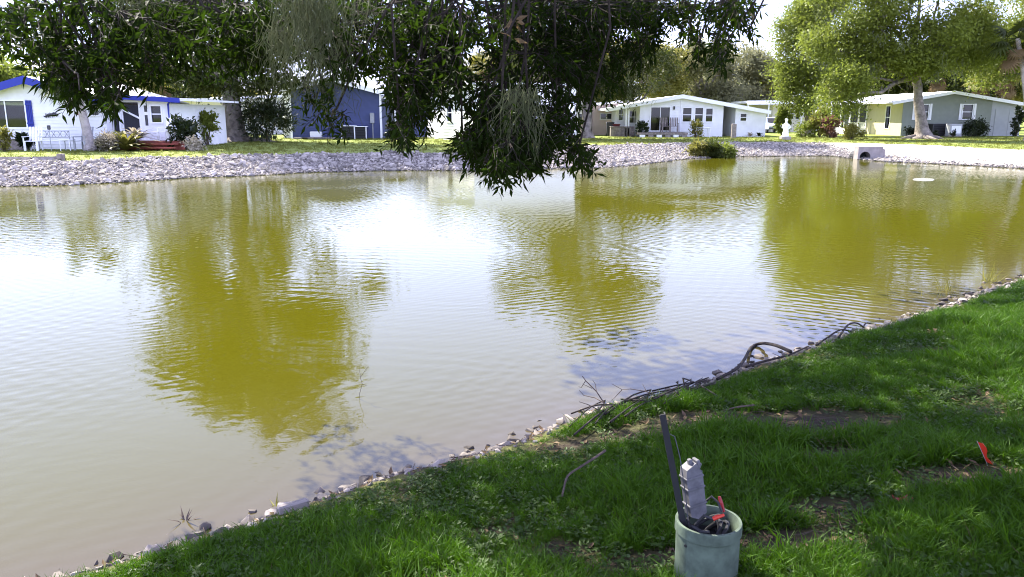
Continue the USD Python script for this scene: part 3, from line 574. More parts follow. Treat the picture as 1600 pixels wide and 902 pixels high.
# ------------------------------------------------------------------ trees
def jitter_path(a, b, n, amp, rng, sag=0.0):
    t = np.linspace(0, 1, n)[:, None]; p = np.asarray(a) * (1 - t) + np.asarray(b) * t
    L = np.linalg.norm(np.asarray(b) - np.asarray(a)); w = np.cumsum(rng.normal(0, 1, (n, 3)), 0); w -= w[0] * (1 - t) + w[-1] * t
    p = p + w * amp * L / n; p[:, 2] -= sag * L * 4 * (t * (1 - t))[:, 0]; return p
def crown_leaves(mb, lobes, n, L, rng, spread=0.34, hang=0.25):
    sub = []
    for (cx, cy, cz, rx, ry, rz) in lobes:
        for _ in range(7):
            d = norm(rng.normal(size=3)) * rng.uniform(.35, .95); k = rng.uniform(.32, .52); sub.append((cx + d[0] * rx, cy + d[1] * ry, cz + d[2] * rz, rx * k, ry * k, max(rz * k, .35 * rx * k)))
    lobes = sub
    vol = np.array([l[3] * l[4] * l[5] for l in lobes]) ** 0.7; cnt = (n * vol / vol.sum()).astype(int)
    for (cx, cy, cz, rx, ry, rz), k in zip(lobes, cnt):
        nc = max(6, k // 34); d = norm(rng.normal(size=(nc, 3))); rad = rng.uniform(0.2, 1.0, (nc, 1)) ** 0.5 * rng.uniform(0.8, 1.12, (nc, 1))
        c = np.array([cx, cy, cz]) + d * rad * np.array([rx, ry, rz])
        idx = rng.integers(0, nc, k); sg = spread * rng.uniform(0.5, 1.4, nc)[idx][:, None]
        p = c[idx] + rng.normal(size=(k, 3)) * sg * np.array([1, 1, 0.75]); p[:, 2] -= np.abs(rng.normal(0, hang, k)) * sg[:, 0]
        dr = norm(d[idx] * 0.6 + rng.normal(size=(k, 3)) * 0.8 - np.array([0, 0, 0.25])); up = norm(rng.normal(size=(k, 3)) * 0.8 + np.array([0, 0, 1.0]))
        mb.add(*leaf_quads(p, dr, up, L * rng.uniform(0.6, 1.4, k), L * 0.5 * rng.uniform(0.6, 1.4, k)))
def moss_clump(mb, p, length, n, rng, width=0.3, r=0.006, curl=0.06, sides=3):
    """Hanging curly strands from the point p."""
    for _ in range(n):
        m = max(5, int(length / 0.09)); L = length * rng.uniform(0.3, 1.0); q = np.zeros((m, 3)); q[:, 2] = -np.linspace(0, L, m)
        w = np.cumsum(rng.normal(0, curl, (m, 3)), 0) * np.array([1, 1, 0.4]); s0 = rng.normal(0, width * 0.5, 3) * np.array([1, 1, 0.5])
        mb.tube(np.asarray(p) + s0 * np.linspace(1, 0.6, m)[:, None] + q + w * 0.6, np.linspace(r, r * 0.5, m), sides, cap=False)
def tree(name, label, base, r0, fork, lobes, n, L, leaf, seed, barkm=bark, lean=(0, 0), flare=1.8, moss=0, cat='tree', group=None, spread=0.34, mosslen=1.2, roots=0):
    rng = np.random.default_rng(seed); b = np.array([base[0], base[1], 0.5 if len(base) < 3 else base[2]]); t = thing(name, label, cat, b, group=group)
    fk = np.array([lean[0], lean[1], fork]); lobes = [(x - b[0], y - b[1], z - b[2], *r) for (x, y, z, *r) in lobes]
    h = np.array([-0.3, 0.0, 0.25, 0.6, 1.2]); h = np.append(h, np.linspace(1.8, fork, 4)) if fork > 2.2 else np.array([-.3, 0, .25, .6, fork])
    tp = np.stack([fk[0] * (h / fork).clip(0) ** 1.3, fk[1] * (h / fork).clip(0), h], 1); tp[2:, :2] += rng.normal(0, r0 * 0.12, (len(h) - 2, 2))
    tr = r0 * (0.72 + 0.28 * np.clip(1 - h / fork, 0, 1) + (flare - 1) * np.exp(-np.maximum(h, 0) / 0.35)); tr[-1] *= 0.9
    mb = MB().tube(tp, tr, 12)
    v = mb.v[0]; a = np.arctan2(v[:, 1], v[:, 0]); k = np.exp(-np.maximum(v[:, 2], 0) / 0.5)
    v[:, :2] *= (1 + 0.16 * k * np.sin(5 * a + 1) + 0.06 * np.sin(3 * a + v[:, 2]))[:, None]
    for q in range(roots):
        a = rng.uniform(0, 2 * PI); rr = rng.uniform(2.5, 4.5) * r0
        mb.tube([[math.cos(a) * r0, math.sin(a) * r0, .22], [math.cos(a + .1) * rr * .7, math.sin(a + .1) * rr * .7, .1], [math.cos(a + .25) * rr * 1.1, math.sin(a + .25) * rr * 1.1, -.05]], [r0 * .35, r0 * .25, r0 * .1], 6)
    mb.build('trunk', barkm, t, smooth=True)
    lim = MB()
    for (x, y, z, rx, ry, rz) in lobes:
        c = np.array([x, y, z]); m = 7; p = jitter_path(tp[-1] - np.array([0, 0, r0]), c, m, 0.28, rng, sag=-0.06); r1 = r0 * rng.uniform(0.32, 0.5)
        lim.tube(p, np.linspace(r1, r1 * 0.22, m), 7)
        for _ in range(5):
            k = rng.integers(2, m); d = norm(rng.normal(size=3) + np.array([0, 0, .2])); e = p[k] + d * np.array([rx, ry, rz]) * rng.uniform(0.5, 0.95)
            lim.tube(jitter_path(p[k], e, 5, 0.3, rng), np.linspace(r1 * 0.3, r1 * 0.06, 5), 5)
    lim.build('limb', barkm, t, smooth=True)
    cr = MB(); crown_leaves(cr, lobes, n, L, rng, spread); cr.build('crown', leaf, t)
    if moss:
        ms = MB()
        for _ in range(moss):
            x, y, z, rx, ry, rz = lobes[rng.integers(0, len(lobes))]; a = rng.uniform(0, 2 * PI)
            moss_clump(ms, (x + math.cos(a) * rx * rng.uniform(.2, .95), y + math.sin(a) * ry * rng.uniform(.2, .95), z - rz * rng.uniform(0.2, 0.8)), mosslen * rng.uniform(.5, 1.2), 7, rng, width=0.35, r=0.022, curl=0.09)
        ms.build('hanging_moss', moss_m, t, kind='stuff')
    return t
def lobe(px, py, y, rpx, rpy=None, ry=None):
    c = aty(px, py, y); k = y / FPX; return (c[0], c[1], c[2], rpx * k, (ry if ry else rpx * k), (rpy if rpy else rpx) * k)
def mz(px, y, z, rx, rz, ry=None):
    return (aty(px, 180, y)[0], y, z, rx, ry or rx, rz)
def palm(name, label, base, h, lean, r, fr, leaf, seed, skirt=0, nf=26, group=None):
    rng = np.random.default_rng(seed); b = np.array([base[0], base[1], 0.5]); t = thing(name, label, 'palm tree', b, group=group)
    k = np.linspace(0, 1, 22); p = np.stack([lean[0] * k ** 1.4, lean[1] * k, h * k - 0.2 * (k == 0)], 1)
    rr = r * (1.0 - 0.25 * k + 0.5 * np.exp(-k * h / 0.4)) * (1 + 0.05 * (np.arange(22) % 2)); MB().tube(p, rr, 10).build('trunk', palmbark, t, smooth=40)
    def fan(mb, q, d, size):
        side = norm(np.cross(d, [0, 0, 1.0])); up = np.cross(side, d); e = q + d * size * 0.5 - np.array([0, 0, .05 * size])
        mb.tube([q, q + d * size * .28 + up * .03, e], [.02, .016, .012], 3, cap=False)
        m = 15; a = np.linspace(-1.9, 1.9, m); dd = np.cos(a)[:, None] * d + np.sin(a)[:, None] * side - np.array([0, 0, 0.25])
        mb.add(*leaves(np.repeat(e[None], m, 0), dd, np.repeat(up[None], m, 0), size * rng.uniform(.45, .62, m), .07 * size, bend=.25))
    g = MB(); top = p[-1]
    for _ in range(nf):
        a, el = rng.uniform(0, 2 * PI), rng.uniform(-0.5, 1.2); d = norm([math.cos(a) * math.cos(el), math.sin(a) * math.cos(el), math.sin(el)]); fan(g, top, d, fr * rng.uniform(.8, 1.15))
    g.build('fronds', leaf, t)
    if skirt:
        g = MB()
        for _ in range(skirt):
            a, el = rng.uniform(0, 2 * PI), rng.uniform(-1.45, -0.8); d = norm([math.cos(a) * math.cos(el), math.sin(a) * math.cos(el), math.sin(el)]); fan(g, top - np.array([0, 0, rng.uniform(0, .8)]), d, fr * rng.uniform(.7, 1.0))
        g.build('dead_fronds', leaf_brown, t)
    return t

# the big oak across the pond: its crown goes up beyond the picture and is seen mirrored in the water
b = aty(366, 219, 50)
tree('oak_tree', 'huge dark oak with broad flared trunk on the far lawn, left half of the view', (b[0], 50), .62, 4.6,
     [lobe(350, 118, 49, 85, 38), lobe(290, 120, 50, 62, 34), lobe(420, 110, 50, 60, 34), lobe(335, 60, 49, 110, 50), lobe(250, 60, 51, 60, 50), lobe(440, 50, 50, 70, 45),
      mz(345, 50, 10.5, 7.6, 2.6), mz(370, 48, 13, 6.6, 2.6), mz(270, 51, 10, 4.8, 2.2), mz(490, 50, 10.5, 4.8, 2.4), mz(385, 50, 16, 4.6, 2.4), mz(400, 50, 17.4, 2.6, 1.6), mz(300, 50, 14, 3.6, 2), mz(385, 44, 14.5, 5, 2.4), mz(330, 45, 13, 5, 2.2)],
     76000, .26, leaf_oak, 1, moss=70, spread=.42, mosslen=1.7, roots=7)
b = aty(915, 212, 58)
tree('mossy_oak', 'oak hung with pale moss, trunk rising left of the pinkish house', (b[0], 58), .36, 3.6,
     [lobe(905, 120, 58, 55, 30), lobe(960, 128, 58, 45, 26), lobe(1005, 110, 59, 42, 26), lobe(860, 135, 58, 40, 28), lobe(935, 70, 58, 80, 36), lobe(1030, 95, 60, 40, 26), lobe(835, 90, 58, 50, 40),
      mz(900, 58, 10, 5.2, 2.2), mz(960, 58, 11, 4.2, 2.0), mz(930, 58, 13.2, 2.6, 1.5), mz(840, 58, 10.5, 3.4, 2)],
     46000, .22, leaf_oak, 2, moss=60, mosslen=1.6)
b = aty(1441, 214, 56)
tree('live_oak', 'big live oak with gnarled flared trunk and bright sunlit crown before the sage house', (b[0], 56), .38, 4.4,
     [lobe(1330, 120, 55, 52, 30), lobe(1300, 75, 56, 60, 38), lobe(1380, 85, 55, 60, 40), lobe(1318, 158, 54, 32, 18), lobe(1370, 40, 55, 70, 40), lobe(1450, 60, 55, 62, 42), lobe(1460, 100, 54, 40, 20), lobe(1510, 80, 56, 50, 34), lobe(1520, 30, 57, 60, 36),
      mz(1400, 55, 11.2, 5.0, 1.8), mz(1480, 56, 11.4, 4.4, 1.8), mz(1330, 56, 10.6, 3.6, 1.6), mz(1430, 56, 13.0, 3.0, 1.3)],
     110000, .2, leaf_lit, 3, moss=34, spread=.5, lean=(-.9, 0), mosslen=1.1, roots=9, flare=2.2)
b = aty(1262, 208, 66)
tree('broadleaf_tree', 'dense round-leaved tree overhanging the carport house', (b[0], 66), .3, 3.2,
     [lobe(1245, 130, 66, 30, 34), lobe(1262, 95, 66, 40, 36), lobe(1250, 60, 66, 32, 30), lobe(1285, 60, 67, 38, 34), lobe(1275, 20, 67, 46, 34), lobe(1262, 160, 65, 22, 14), mz(1290, 67, 12, 3, 1.6)],
     56000, .2, leaf_lit, 4, spread=.46)
b = aty(1640, 208, 60)
tree('shade_tree', 'dark tree leaning in from the right picture edge over the sage house', (b[0], 60), .35, 4.2,
     [lobe(1560, 60, 60, 48, 40), lobe(1590, 95, 60, 48, 32), lobe(1545, 110, 61, 34, 22), lobe(1610, 40, 60, 60, 44), lobe(1650, 90, 60, 55, 45), mz(1580, 60, 11.0, 4.2, 1.8), mz(1680, 60, 10, 5, 2.5), mz(1640, 61, 12.6, 3.4, 1.5)],
     60000, .2, leaf_lit, 5, moss=20, spread=.5)
# far trees, each a tree of its own
far_trees = [('pale willowy tree farthest left behind the blue-trimmed bungalow', -10, 62, 5, 62, 7.0, leaf_lit), ('yellowish tree just left of the palms behind the blue-trimmed bungalow', 150, 76, 6, 70, 6.4, leaf_yel),
    ('dark tree behind the cream house', 300, 82, 7, 100, 5.5, leaf_oak), ('pale green tree behind the left gable of the blue house', 440, 84, 8, 95, 4.0, leaf_yel), ('low yellow-green tree behind the right gable of the blue house', 575, 88, 9, 70, 3.6, leaf_yel),
    ('tall pale tree above the bright sunlit white house', 735, 86, 10, 90, 8.5, leaf_pale), ('shaggy dark tree behind the lanai house', 850, 82, 11, 90, 9.5, leaf_oak), ('pale olive tree behind the pinkish house', 985, 84, 12, 88, 9.0, leaf_yel),
    ('large pale grey-green tree above the white gabled roof', 1095, 88, 13, 72, 9.2, leaf_pale), ('pale grey-green tree behind the white shed', 1165, 92, 14, 58, 8.6, leaf_pale),
    ('dark tree behind the carport house', 1300, 100, 15, 60, 9.5, leaf_oak), ('mid green tree behind the sage house ridge', 1430, 92, 16, 60, 9.5, leaf_oak), ('dark green tree behind the grey shed', 1530, 90, 17, 70, 11, leaf_oak), ('olive tree at the far right behind the grey shed', 1620, 94, 18, 70, 11, leaf_yel),
    ('far green tree showing between the lanai house and pinkish house', 905, 112, 20, 80, 9.0, leaf_lit), ('far pale tree right behind the white gable ridge', 1050, 116, 21, 70, 8.0, leaf_yel), ('far green tree low behind the white shed roof', 1140, 118, 22, 60, 7.6, leaf_lit), ('far dark tree behind the porch house', 1350, 116, 23, 70, 10, leaf_oak), ('far sunlit tree above the left end of the sage roof', 1390, 108, 24, 60, 10, leaf_lit), ('far sunlit tree above the right end of the sage roof', 1570, 112, 25, 70, 11, leaf_lit), ('far green tree behind the blue house', 520, 112, 26, 90, 5.0, leaf_lit), ('far green tree behind the cream house', 240, 110, 27, 90, 6.5, leaf_lit),
    ('distant pale tree in the gap beside the carport house', 1215, 112, 19, 40, 5.0, leaf_pale)]
for lab, px, y, sd_, rpx, H, lf in far_trees:
    rng = np.random.default_rng(sd_); k = y / FPX; R = rpx * k; x = aty(px, 180, y)[0]
    lb = [(x + rng.uniform(-.75, .75) * R, y + rng.uniform(-.5, .5) * R, .5 + H * rng.uniform(.3, .86), R * rng.uniform(.3, .5), R * rng.uniform(.3, .5), H * rng.uniform(.14, .24)) for _ in range(11)]
    tree('background_tree', lab, (x, y), .28, H * .3, lb, 26000, .32, lf, sd_, group='trees behind the houses', spread=.5, moss=14, mosslen=1.5)
for lab, px, y, h, ln, sk, sd_ in [('cabbage palm with brown dead skirt above the blue porch roof', 195, 58, 4.6, .2, 22, 31), ('shorter cabbage palm right of the skirted one over the porch roof', 222, 60, 3.8, -.2, 14, 32), ('palm nearest the big oak behind the porch', 247, 62, 4.8, .3, 18, 33),
    ('shaggy palm seen through the gap in the hanging branch', 752, 74, 6.0, .2, 24, 34), ('cabbage palm with thin pale trunk right of the white shed', 1207, 90, 5.2, -.1, 18, 35), ('skirted palm above the right end of the sage roof', 1562, 74, 5.4, .2, 26, 36), ('short palm between sage roof and grey shed', 1533, 76, 4.8, -.3, 18, 37), ('palm beyond the live oak trunk', 1458, 84, 6.0, .2, 10, 38)]:
    palm('cabbage_palm', lab, (aty(px, 180, y)[0], y), h, (ln, 0), .17, 1.9, leaf_yel if sk > 12 else leaf_oak, sd_, sk, 24, group='palms behind the houses')
# leaning palm trunk before the bungalow, its head lost in the oak leaves; and one at the right edge
b = aty(141, 233, 37.5); p2 = aty(120, 120, 37.5); palm('leaning_palm', 'leaning grey palm trunk in front of the blue-trimmed bungalow', (b[0], 37.5), p2[2] - .5, (p2[0] - b[0] - .2, 0), .2, 1.8, leaf_oak, 41, 0, 26)
b = aty(1606, 213, 52); p2 = aty(1590, 60, 52); palm('edge_palm', 'slim pale palm trunk at the right picture edge', (b[0], 52), p2[2] - .5, (p2[0] - b[0], 0), .17, 2.0, leaf_oak, 42, 6, 24)
b = aty(1290, 208, 74); palm('slim_palm', 'slim palm between the broadleaf tree and the live oak', (b[0], 74), 5.6, (.4, 0), .16, 1.7, leaf_oak, 43, 8, 20)

# ------------------------------------------------------------------ garden plants and things
def bush(name, label, px, py, y, wpx, hpx, n, L, leaf, seed, cat='shrub', W=.5, group=None, stems=5):
    rng = np.random.default_rng(seed); b = aty(px, py, y); b[2] = gz(b[0], b[1]) if y < 50 else .5; k = y / FPX; w, h = wpx * k, hpx * k
    t = thing(name, label, cat, b, group=group); n = int(n * 2.4); nc = max(7, n // 40); d = norm(rng.normal(size=(nc, 3)) + np.array([0, 0, .3])); c = d * rng.uniform(.4, 1, (nc, 1)) * np.array([w / 2, w / 2 * .8, h / 2]) + np.array([0, 0, h / 2])
    st = MB()
    for q in range(stems): e = c[q % nc]; st.tube(jitter_path([e[0] * .15, e[1] * .15, -.05], e, 4, .2, rng), [.035, .028, .02, .01], 5)
    st.build('stem', twigm, t)
    i = rng.integers(0, nc, n); p = c[i] + rng.normal(size=(n, 3)) * w * .09; p[:, 2] = np.maximum(p[:, 2], .03)
    dr = norm(d[i] + rng.normal(size=(n, 3)) * .7); up = norm(rng.normal(size=(n, 3)) * .6 + np.array([0, 0, 1]))
    MB().add(*leaves(p, dr, up, L * rng.uniform(.6, 1.3, n), L * W)).build('foliage', leaf, t); return t
def rosette(name, label, px, py, y, rpx, n, leaf, seed, W=.09, arch=1.0, cat='plant', z0=0.0, trunk=0.0, group=None):
    """Arching strap leaves from one crown."""
    rng = np.random.default_rng(seed); b = aty(px, py, y); b[2] = (gz(b[0], b[1]) if y < 50 else .5) + z0; R = rpx * y / FPX
    t = thing(name, label, cat, b, group=group); mb = MB()
    for _ in range(n):
        a, el = rng.uniform(0, 2 * PI), rng.uniform(.35, 1.45); L = R * rng.uniform(.7, 1.25); s = np.linspace(0, 1, 6)
        r_ = L * s * math.cos(el) + L * .25 * s**2; z = trunk + L * s * math.sin(el) - arch * L * .55 * s**2.2
        c = np.stack([r_ * math.cos(a), r_ * math.sin(a), z + .05], 1); sd2 = np.array([-math.sin(a), math.cos(a), 0]); w = L * W * np.sin(np.clip(s * .93 + .07, 0, 1) * PI) ** .6
        v = np.stack([c - sd2 * w[:, None], c + sd2 * w[:, None]], 1).reshape(-1, 3); f = [[2 * i, 2 * i + 1, 2 * i + 3, 2 * i + 2] for i in range(5)]; mb.add(v, f)
    mb.build('leaves', leaf, t)
    if trunk: MB().tube([(0, 0, -.1), (.03, 0, trunk * .5), (0, 0, trunk + .1)], [.09, .07, .06], 7).build('trunk', bark, t)
    return t
rosette('striped_plant', 'big pale striped strap-leaved plant by the red porch steps', 197, 233, 37.2, 46, 90, leaf_yel, 51, W=.075, arch=.75)
rosette('cream_agave', 'cream variegated plant standing behind the striped strap plant', 214, 221, 38.0, 34, 60, leaf_cream, 52, W=.06, trunk=.45, arch=.8)
bush('glossy_shrub', 'dark glossy shrub right of the porch steps', 292, 226, 38.2, 52, 44, 420, .26, leaf_dark, 53)
bush('tall_shrub', 'tall light green shrub rising behind the dark glossy shrub', 322, 205, 44, 40, 56, 500, .24, leaf_lit, 54)
bush('cycad_clump', 'dark spreading clump right of the big oak trunk', 418, 222, 50, 76, 62, 1100, .42, leaf_dark, 55, W=.22)
bush('flower_bed', 'pale flowering bed below the dark glossy shrub', 300, 231, 37.2, 40, 16, 260, .12, leaf_cream, 56)
bush('porch_plant', 'dark leafy plant at the porch corner behind the leaning palm', 166, 222, 38.2, 34, 22, 260, .22, leaf_dark, 57)
bush('white_flower_bush', 'white blossoming bush beside the leaning palm', 172, 232, 37.0, 38, 28, 420, .12, leaf_cream, 58)
bush('potted_shrub', 'bushy green plant below the bungalow window', 38, 231, 37.6, 22, 26, 220, .2, leaf_dark, 59)
bush('yellow_flowers', 'yellow flowering plant at the left picture edge', 6, 234, 36.5, 26, 36, 260, .16, leaf_yel, 60)
bush('columnar_shrub', 'bright upright shrub before the carport car', 1222, 205, 66, 21, 42, 1100, .2, leaf_lit, 61)
bush('croton', 'yellow and bronze croton bush left of the red one', 1281, 209, 60, 32, 42, 520, .26, leaf_yel, 62, group=None)
bush('croton', 'reddish croton bush beside the yellow-bronze one', 1297, 210, 59, 24, 30, 420, .24, leaf_red, 63)
bush('low_hedge', 'low green hedge plant left of the yellow croton', 1258, 210, 60, 34, 20, 420, .2, leaf_lit, 64)
bush('round_shrub', 'low rounded shrub on the lawn left of the sage house porch', 1333, 214, 54, 34, 20, 460, .18, leaf_yel, 65)
bush('foundation_shrub', 'dark shrub under the sage house right window', 1520, 211, 62.5, 40, 24, 620, .2, leaf_dark, 66)
bush('wall_shrub', 'small dark shrub at the foot of the sage house corner', 1424, 210, 62.5, 20, 16, 260, .18, leaf_dark, 67)
bush('edge_shrub', 'dark climbing shrub against the grey shed end', 1588, 210, 62.5, 16, 44, 420, .2, leaf_dark, 68)
bush('deck_shrub', 'dark shrub left of the garden deck', 1004, 207, 60.5, 20, 22, 300, .2, leaf_dark, 69)
bush('garden_shrub', 'pale flowering shrub beside the garden table under the three windows', 1088, 211, 60, 24, 22, 320, .18, leaf_yel, 70)
bush('branch_shrub', 'dark shrub below the blue house carport post', 620, 219, 54, 30, 28, 520, .22, leaf_dark, 71)
for k, (px, lab) in enumerate([(1092, 'yellow-green leafy plant growing at the water edge, left one'), (1112, 'dark leafy plant at the water edge between two yellow-green ones'), (1130, 'bright green leafy plant at the water edge, right one')]):
    q = atz(px, 247, 0.0); bush('waterside_plant', lab, px, 246, q[1] + .3, 34, 20, 420, .2, (leaf_yel, leaf_oak, leaf_lit)[k], 72 + k, cat='plant', W=.4)
for k, px in enumerate((1470, 1484, 1498)): bush('border_plant', ['small upright plant left of the equipment cabinet', 'small plant touching the equipment cabinet', 'small plant right of the equipment cabinet'][k], 1460 + k * 28, 213, 60.6, 9, 9, 60, .16, leaf_dark, 80 + k, cat='plant')
for k, (px, lab) in enumerate([(1186, 'dark spiky plant at the shed wall of the white house'), (1172, 'pale spiky plant left of the dark one at the white shed')]): rosette('spiky_plant', lab, px, 209, 60.5, 12, 26, (leaf_dark, leaf_cream)[k], 84 + k)

def chair(name, label, o, yaw, mat, back=True, arms=True, group=None, slats=5):
    t = thing(name, label, 'chair', o, yaw, group=group)
    for x in (-.25, .25):
        for y in (-.25, .25): MB().box(x - .025, x + .025, y - .025, y + .025, 0, .42 if y < 0 else .46).build('leg', mat, t)
    for k in range(5): MB().box(-.27, .27, -.28 + k * .115, -.28 + k * .115 + .1, .42, .45).build('seat_slat', mat, t)
    for k in range(slats):
        x = -.25 + k * .5 / (slats - 1) - .04; v = MB().box(x, x + .08, -.015, .015, 0, .62); v.v[0] += np.outer(v.v[0][:, 2], [0, .3, 0]) + np.array([0, .25, .45]); v.build('back_slat', mat, t)
    if arms:
        for x in (-.3, .3): MB().box(x - .045, x + .045, -.3, .35, .62, .65).build('arm', mat, t); MB().box(x - .02, x + .02, -.27, -.22, 0, .62).build('arm_post', mat, t)
    return t
g = lambda px, py, y: np.array([aty(px, py, y)[0], y, .5])
chair('garden_chair', 'white slatted garden chair under the ornament, facing the pond', g(53, 231, 37.4), 5, trimw)
chair('adirondack_chair', 'white slatted armchair on the red porch deck, left of the other', A.o + np.array([A.loc(258, 215, -.4)[0], -.2, .4]), -20, trimw, group=None)
chair('adirondack_chair', 'white armchair on the red porch deck, nearest the glossy shrub', A.o + np.array([A.loc(272, 215, -.4)[0], -.35, .4]), 20, trimw)
chair('deck_chair', 'brown slatted chair in front of the sliding door on the garden deck', F.o + np.array([F.loc(1039, 200, -1)[0], -1.0, .35]), 8, greywood)
chair('deck_chair', 'brown slatted chair right of the sliding door on the garden deck', F.o + np.array([F.loc(1053, 200, -1)[0], -1.0, .35]), -8, greywood)
chair('cane_chair', 'pale chair beside the leaning palm trunk', g(131, 231, 37.6), -10, greymetal)
t = thing('garden_bench', 'thin white iron bench under the lizard ornament', 'bench', g(82, 231, 37.7))
for x in (-.72, .72):
    for y in (-.22, .22): MB().bar((x, y, 0), (x, y, .45 if y < 0 else .9), .02).build('leg', greymetal, t)
for k in range(5): MB().box(-.74, .74, -.24 + k * .1, -.24 + k * .1 + .07, .44, .47).build('seat_slat', trimw, t)
MB().bar((-.72, .22, .88), (.72, .22, .88), .025).bar((-.72, .22, .6), (.72, .22, .6), .02).build('back_rail', greymetal, t)
for k in range(5): a = -.6 + k * .3; MB().bar((a - .1, .22, .6), (a + .1, .22, .88), .014).bar((a + .1, .22, .6), (a - .1, .22, .88), .014).build('lattice', greymetal, t)
t = thing('side_table', 'small white side table right of the iron bench', 'table', g(106, 231, 37.4))
MB().box(-.26, .26, -.26, .26, .47, .51, .01).build('table_top', trimw, t)
for x in (-.22, .22):
    for y in (-.22, .22): MB().bar((x, y, 0), (x, y, .47), .018).build('leg', trimw, t)
t = thing('planter_box', 'dark timber planter under the bungalow window', 'planter', g(22, 232, 38.2)); MB().box(-.9, .6, -.25, .3, 0, .5, .02).build('box', greywood, t); MB().box(-.85, .55, -.2, .25, .4, .505).build('soil', soil_m, t)
t = thing('garden_lamp', 'thin post with a dark lantern beside the iron bench', 'lamp', g(80, 231, 37.0)); MB().bar((0, 0, 0), (0, 0, .95), .018).build('post', greymetal, t); MB().box(-.06, .06, -.06, .06, .95, 1.15, .02).build('lantern', darkgrey, t)
t = thing('porch_table', 'small round table between the porch armchairs', 'table', A.o + np.array([A.loc(265, 215, -.5)[0] + .1, -.62, .4])); MB().tube([(0, 0, .5), (0, 0, .54)], .28, 14).build('table_top', trimw, t); MB().bar((0, 0, 0), (0, 0, .5), .03).build('pedestal', trimw, t)
for k, (px, lab) in enumerate([(953, 'black wheeled bin beside the pinkish wall'), (962, 'dark brown bin right of the black wheeled one')]):
    t = thing('wheelie_bin', lab, 'bin', g(px, 207, 63.5)); m_ = (binm, maroon)[k]; v = MB().box(-.29, .29, -.33, .33, .05, 1.0 - .15 * k, .03); v.v[0][:, :2] *= (.8 + .2 * v.v[0][:, 2:3]); v.build('body', m_, t); MB().box(-.31, .31, -.37, .34, 1.0 - .15 * k, 1.07 - .15 * k, .03).build('lid', m_, t)
    for x in (-.25, .25): MB().tube([(x - .03, .3, .1), (x + .03, .3, .1)], .1, 10).build('wheel', blackp, t)
for k, (px, w, h, m_, lab) in enumerate([(972, .9, .7, greywood, 'dark wooden storage box beside the bins'), (985, .5, .45, terracotta, 'brown pot near the garden deck corner')]):
    t = thing('storage_box' if k == 0 else 'flower_pot', lab, 'box' if k == 0 else 'pot', g(px, 207, 62.5))
    if k == 0: MB().box(-w, w, -.3, .3, 0, h, .02).build('box', m_, t); MB().box(-w - .03, w + .03, -.33, .33, h, h + .06, .01).build('lid', m_, t)
    else: MB().tube([(0, 0, 0), (0, 0, .35), (0, 0, .36), (0, 0, .45)], [.17, .24, .28, .28], 14).build('pot', m_, t)
t = thing('garden_table', 'white plastic garden table under the three windows', 'table', g(1097, 211, 60.3)); MB().box(-.55, .55, -.4, .4, .66, .7, .02).build('table_top', trimw, t)
for x in (-.48, .48):
    for y in (-.33, .33): MB().bar((x, y, 0), (x, y, .66), .03).build('leg', trimw, t)
t = thing('stump_post', 'grey wooden post on the lawn before the white shed', 'post', g(1146, 213, 58)); MB().box(-.16, .16, -.14, .14, -.1, 1.0, .03).build('post', greywood, t)
t = thing('stone_statue', 'pale stone garden statue on the lawn in front of the bright shrub', 'statue', g(1227, 214, 54))
MB().box(-.3, .3, -.3, .3, -.05, .22, .03).build('plinth', concrete, t)
MB().tube([(0, 0, .22), (0, 0, .4), (.02, 0, .75), (.0, 0, 1.0), (0, 0, 1.1), (0, 0, 1.18), (0, -.02, 1.3), (0, 0, 1.4)], [.24, .2, .15, .19, .08, .07, .11, .03], 12).tube([(-.17, 0, 1.0), (-.26, -.06, .8), (-.1, -.2, .72)], .055, 7).tube([(.17, 0, 1.0), (.26, -.06, .8), (.1, -.2, .72)], .055, 7).build('figure', white, t, smooth=50)
# the parked car
t = thing('parked_car', 'silver blue car parked under the white carport roof', 'car', g(1204, 206, 76)); w = .88
prof = [(-2.1, .35), (-2.15, .62), (-1.2, .9), (-.6, 1.38), (.9, 1.42), (1.75, .95), (2.1, .85), (2.12, .38)]
cs = manifold3d.CrossSection([np.array(prof)[::-1]], manifold3d.FillRule.Positive if False else manifold3d.FillRule.EvenOdd).extrude(2 * w).to_mesh(); v = cs.vert_properties[:, :3].copy(); k = np.clip((v[:, 1] - .9) / .5, 0, 1); yv = (v[:, 2] - w) * (1 - .2 * k)
MB().add(np.stack([yv, v[:, 0], v[:, 1]], 1), cs.tri_verts).build('body', carpaint, t)
mb = MB().add([[-.68, -1.2 - .01, .95], [.68, -1.21, .95], [.6, -.66, 1.33], [-.6, -.66, 1.33]], [[0, 1, 2, 3]]); mb.v[0][:, 1] -= .02; mb.build('windscreen', dark, t)
for x in (-w + .02, w - .2):
    for y in (-1.3, 1.35): MB().tube([(x, y, .32), (x + .18, y, .32)], .32, 16).build('wheel', blackp, t)
for x in (-.75, .45): MB().box(x, x + .3, -2.17, -2.1, .58, .7, .02).build('headlight', trimw, t)
MB().box(-.85, .85, -2.2, -2.1, .35, .5, .03).build('bumper', darkgrey, t)
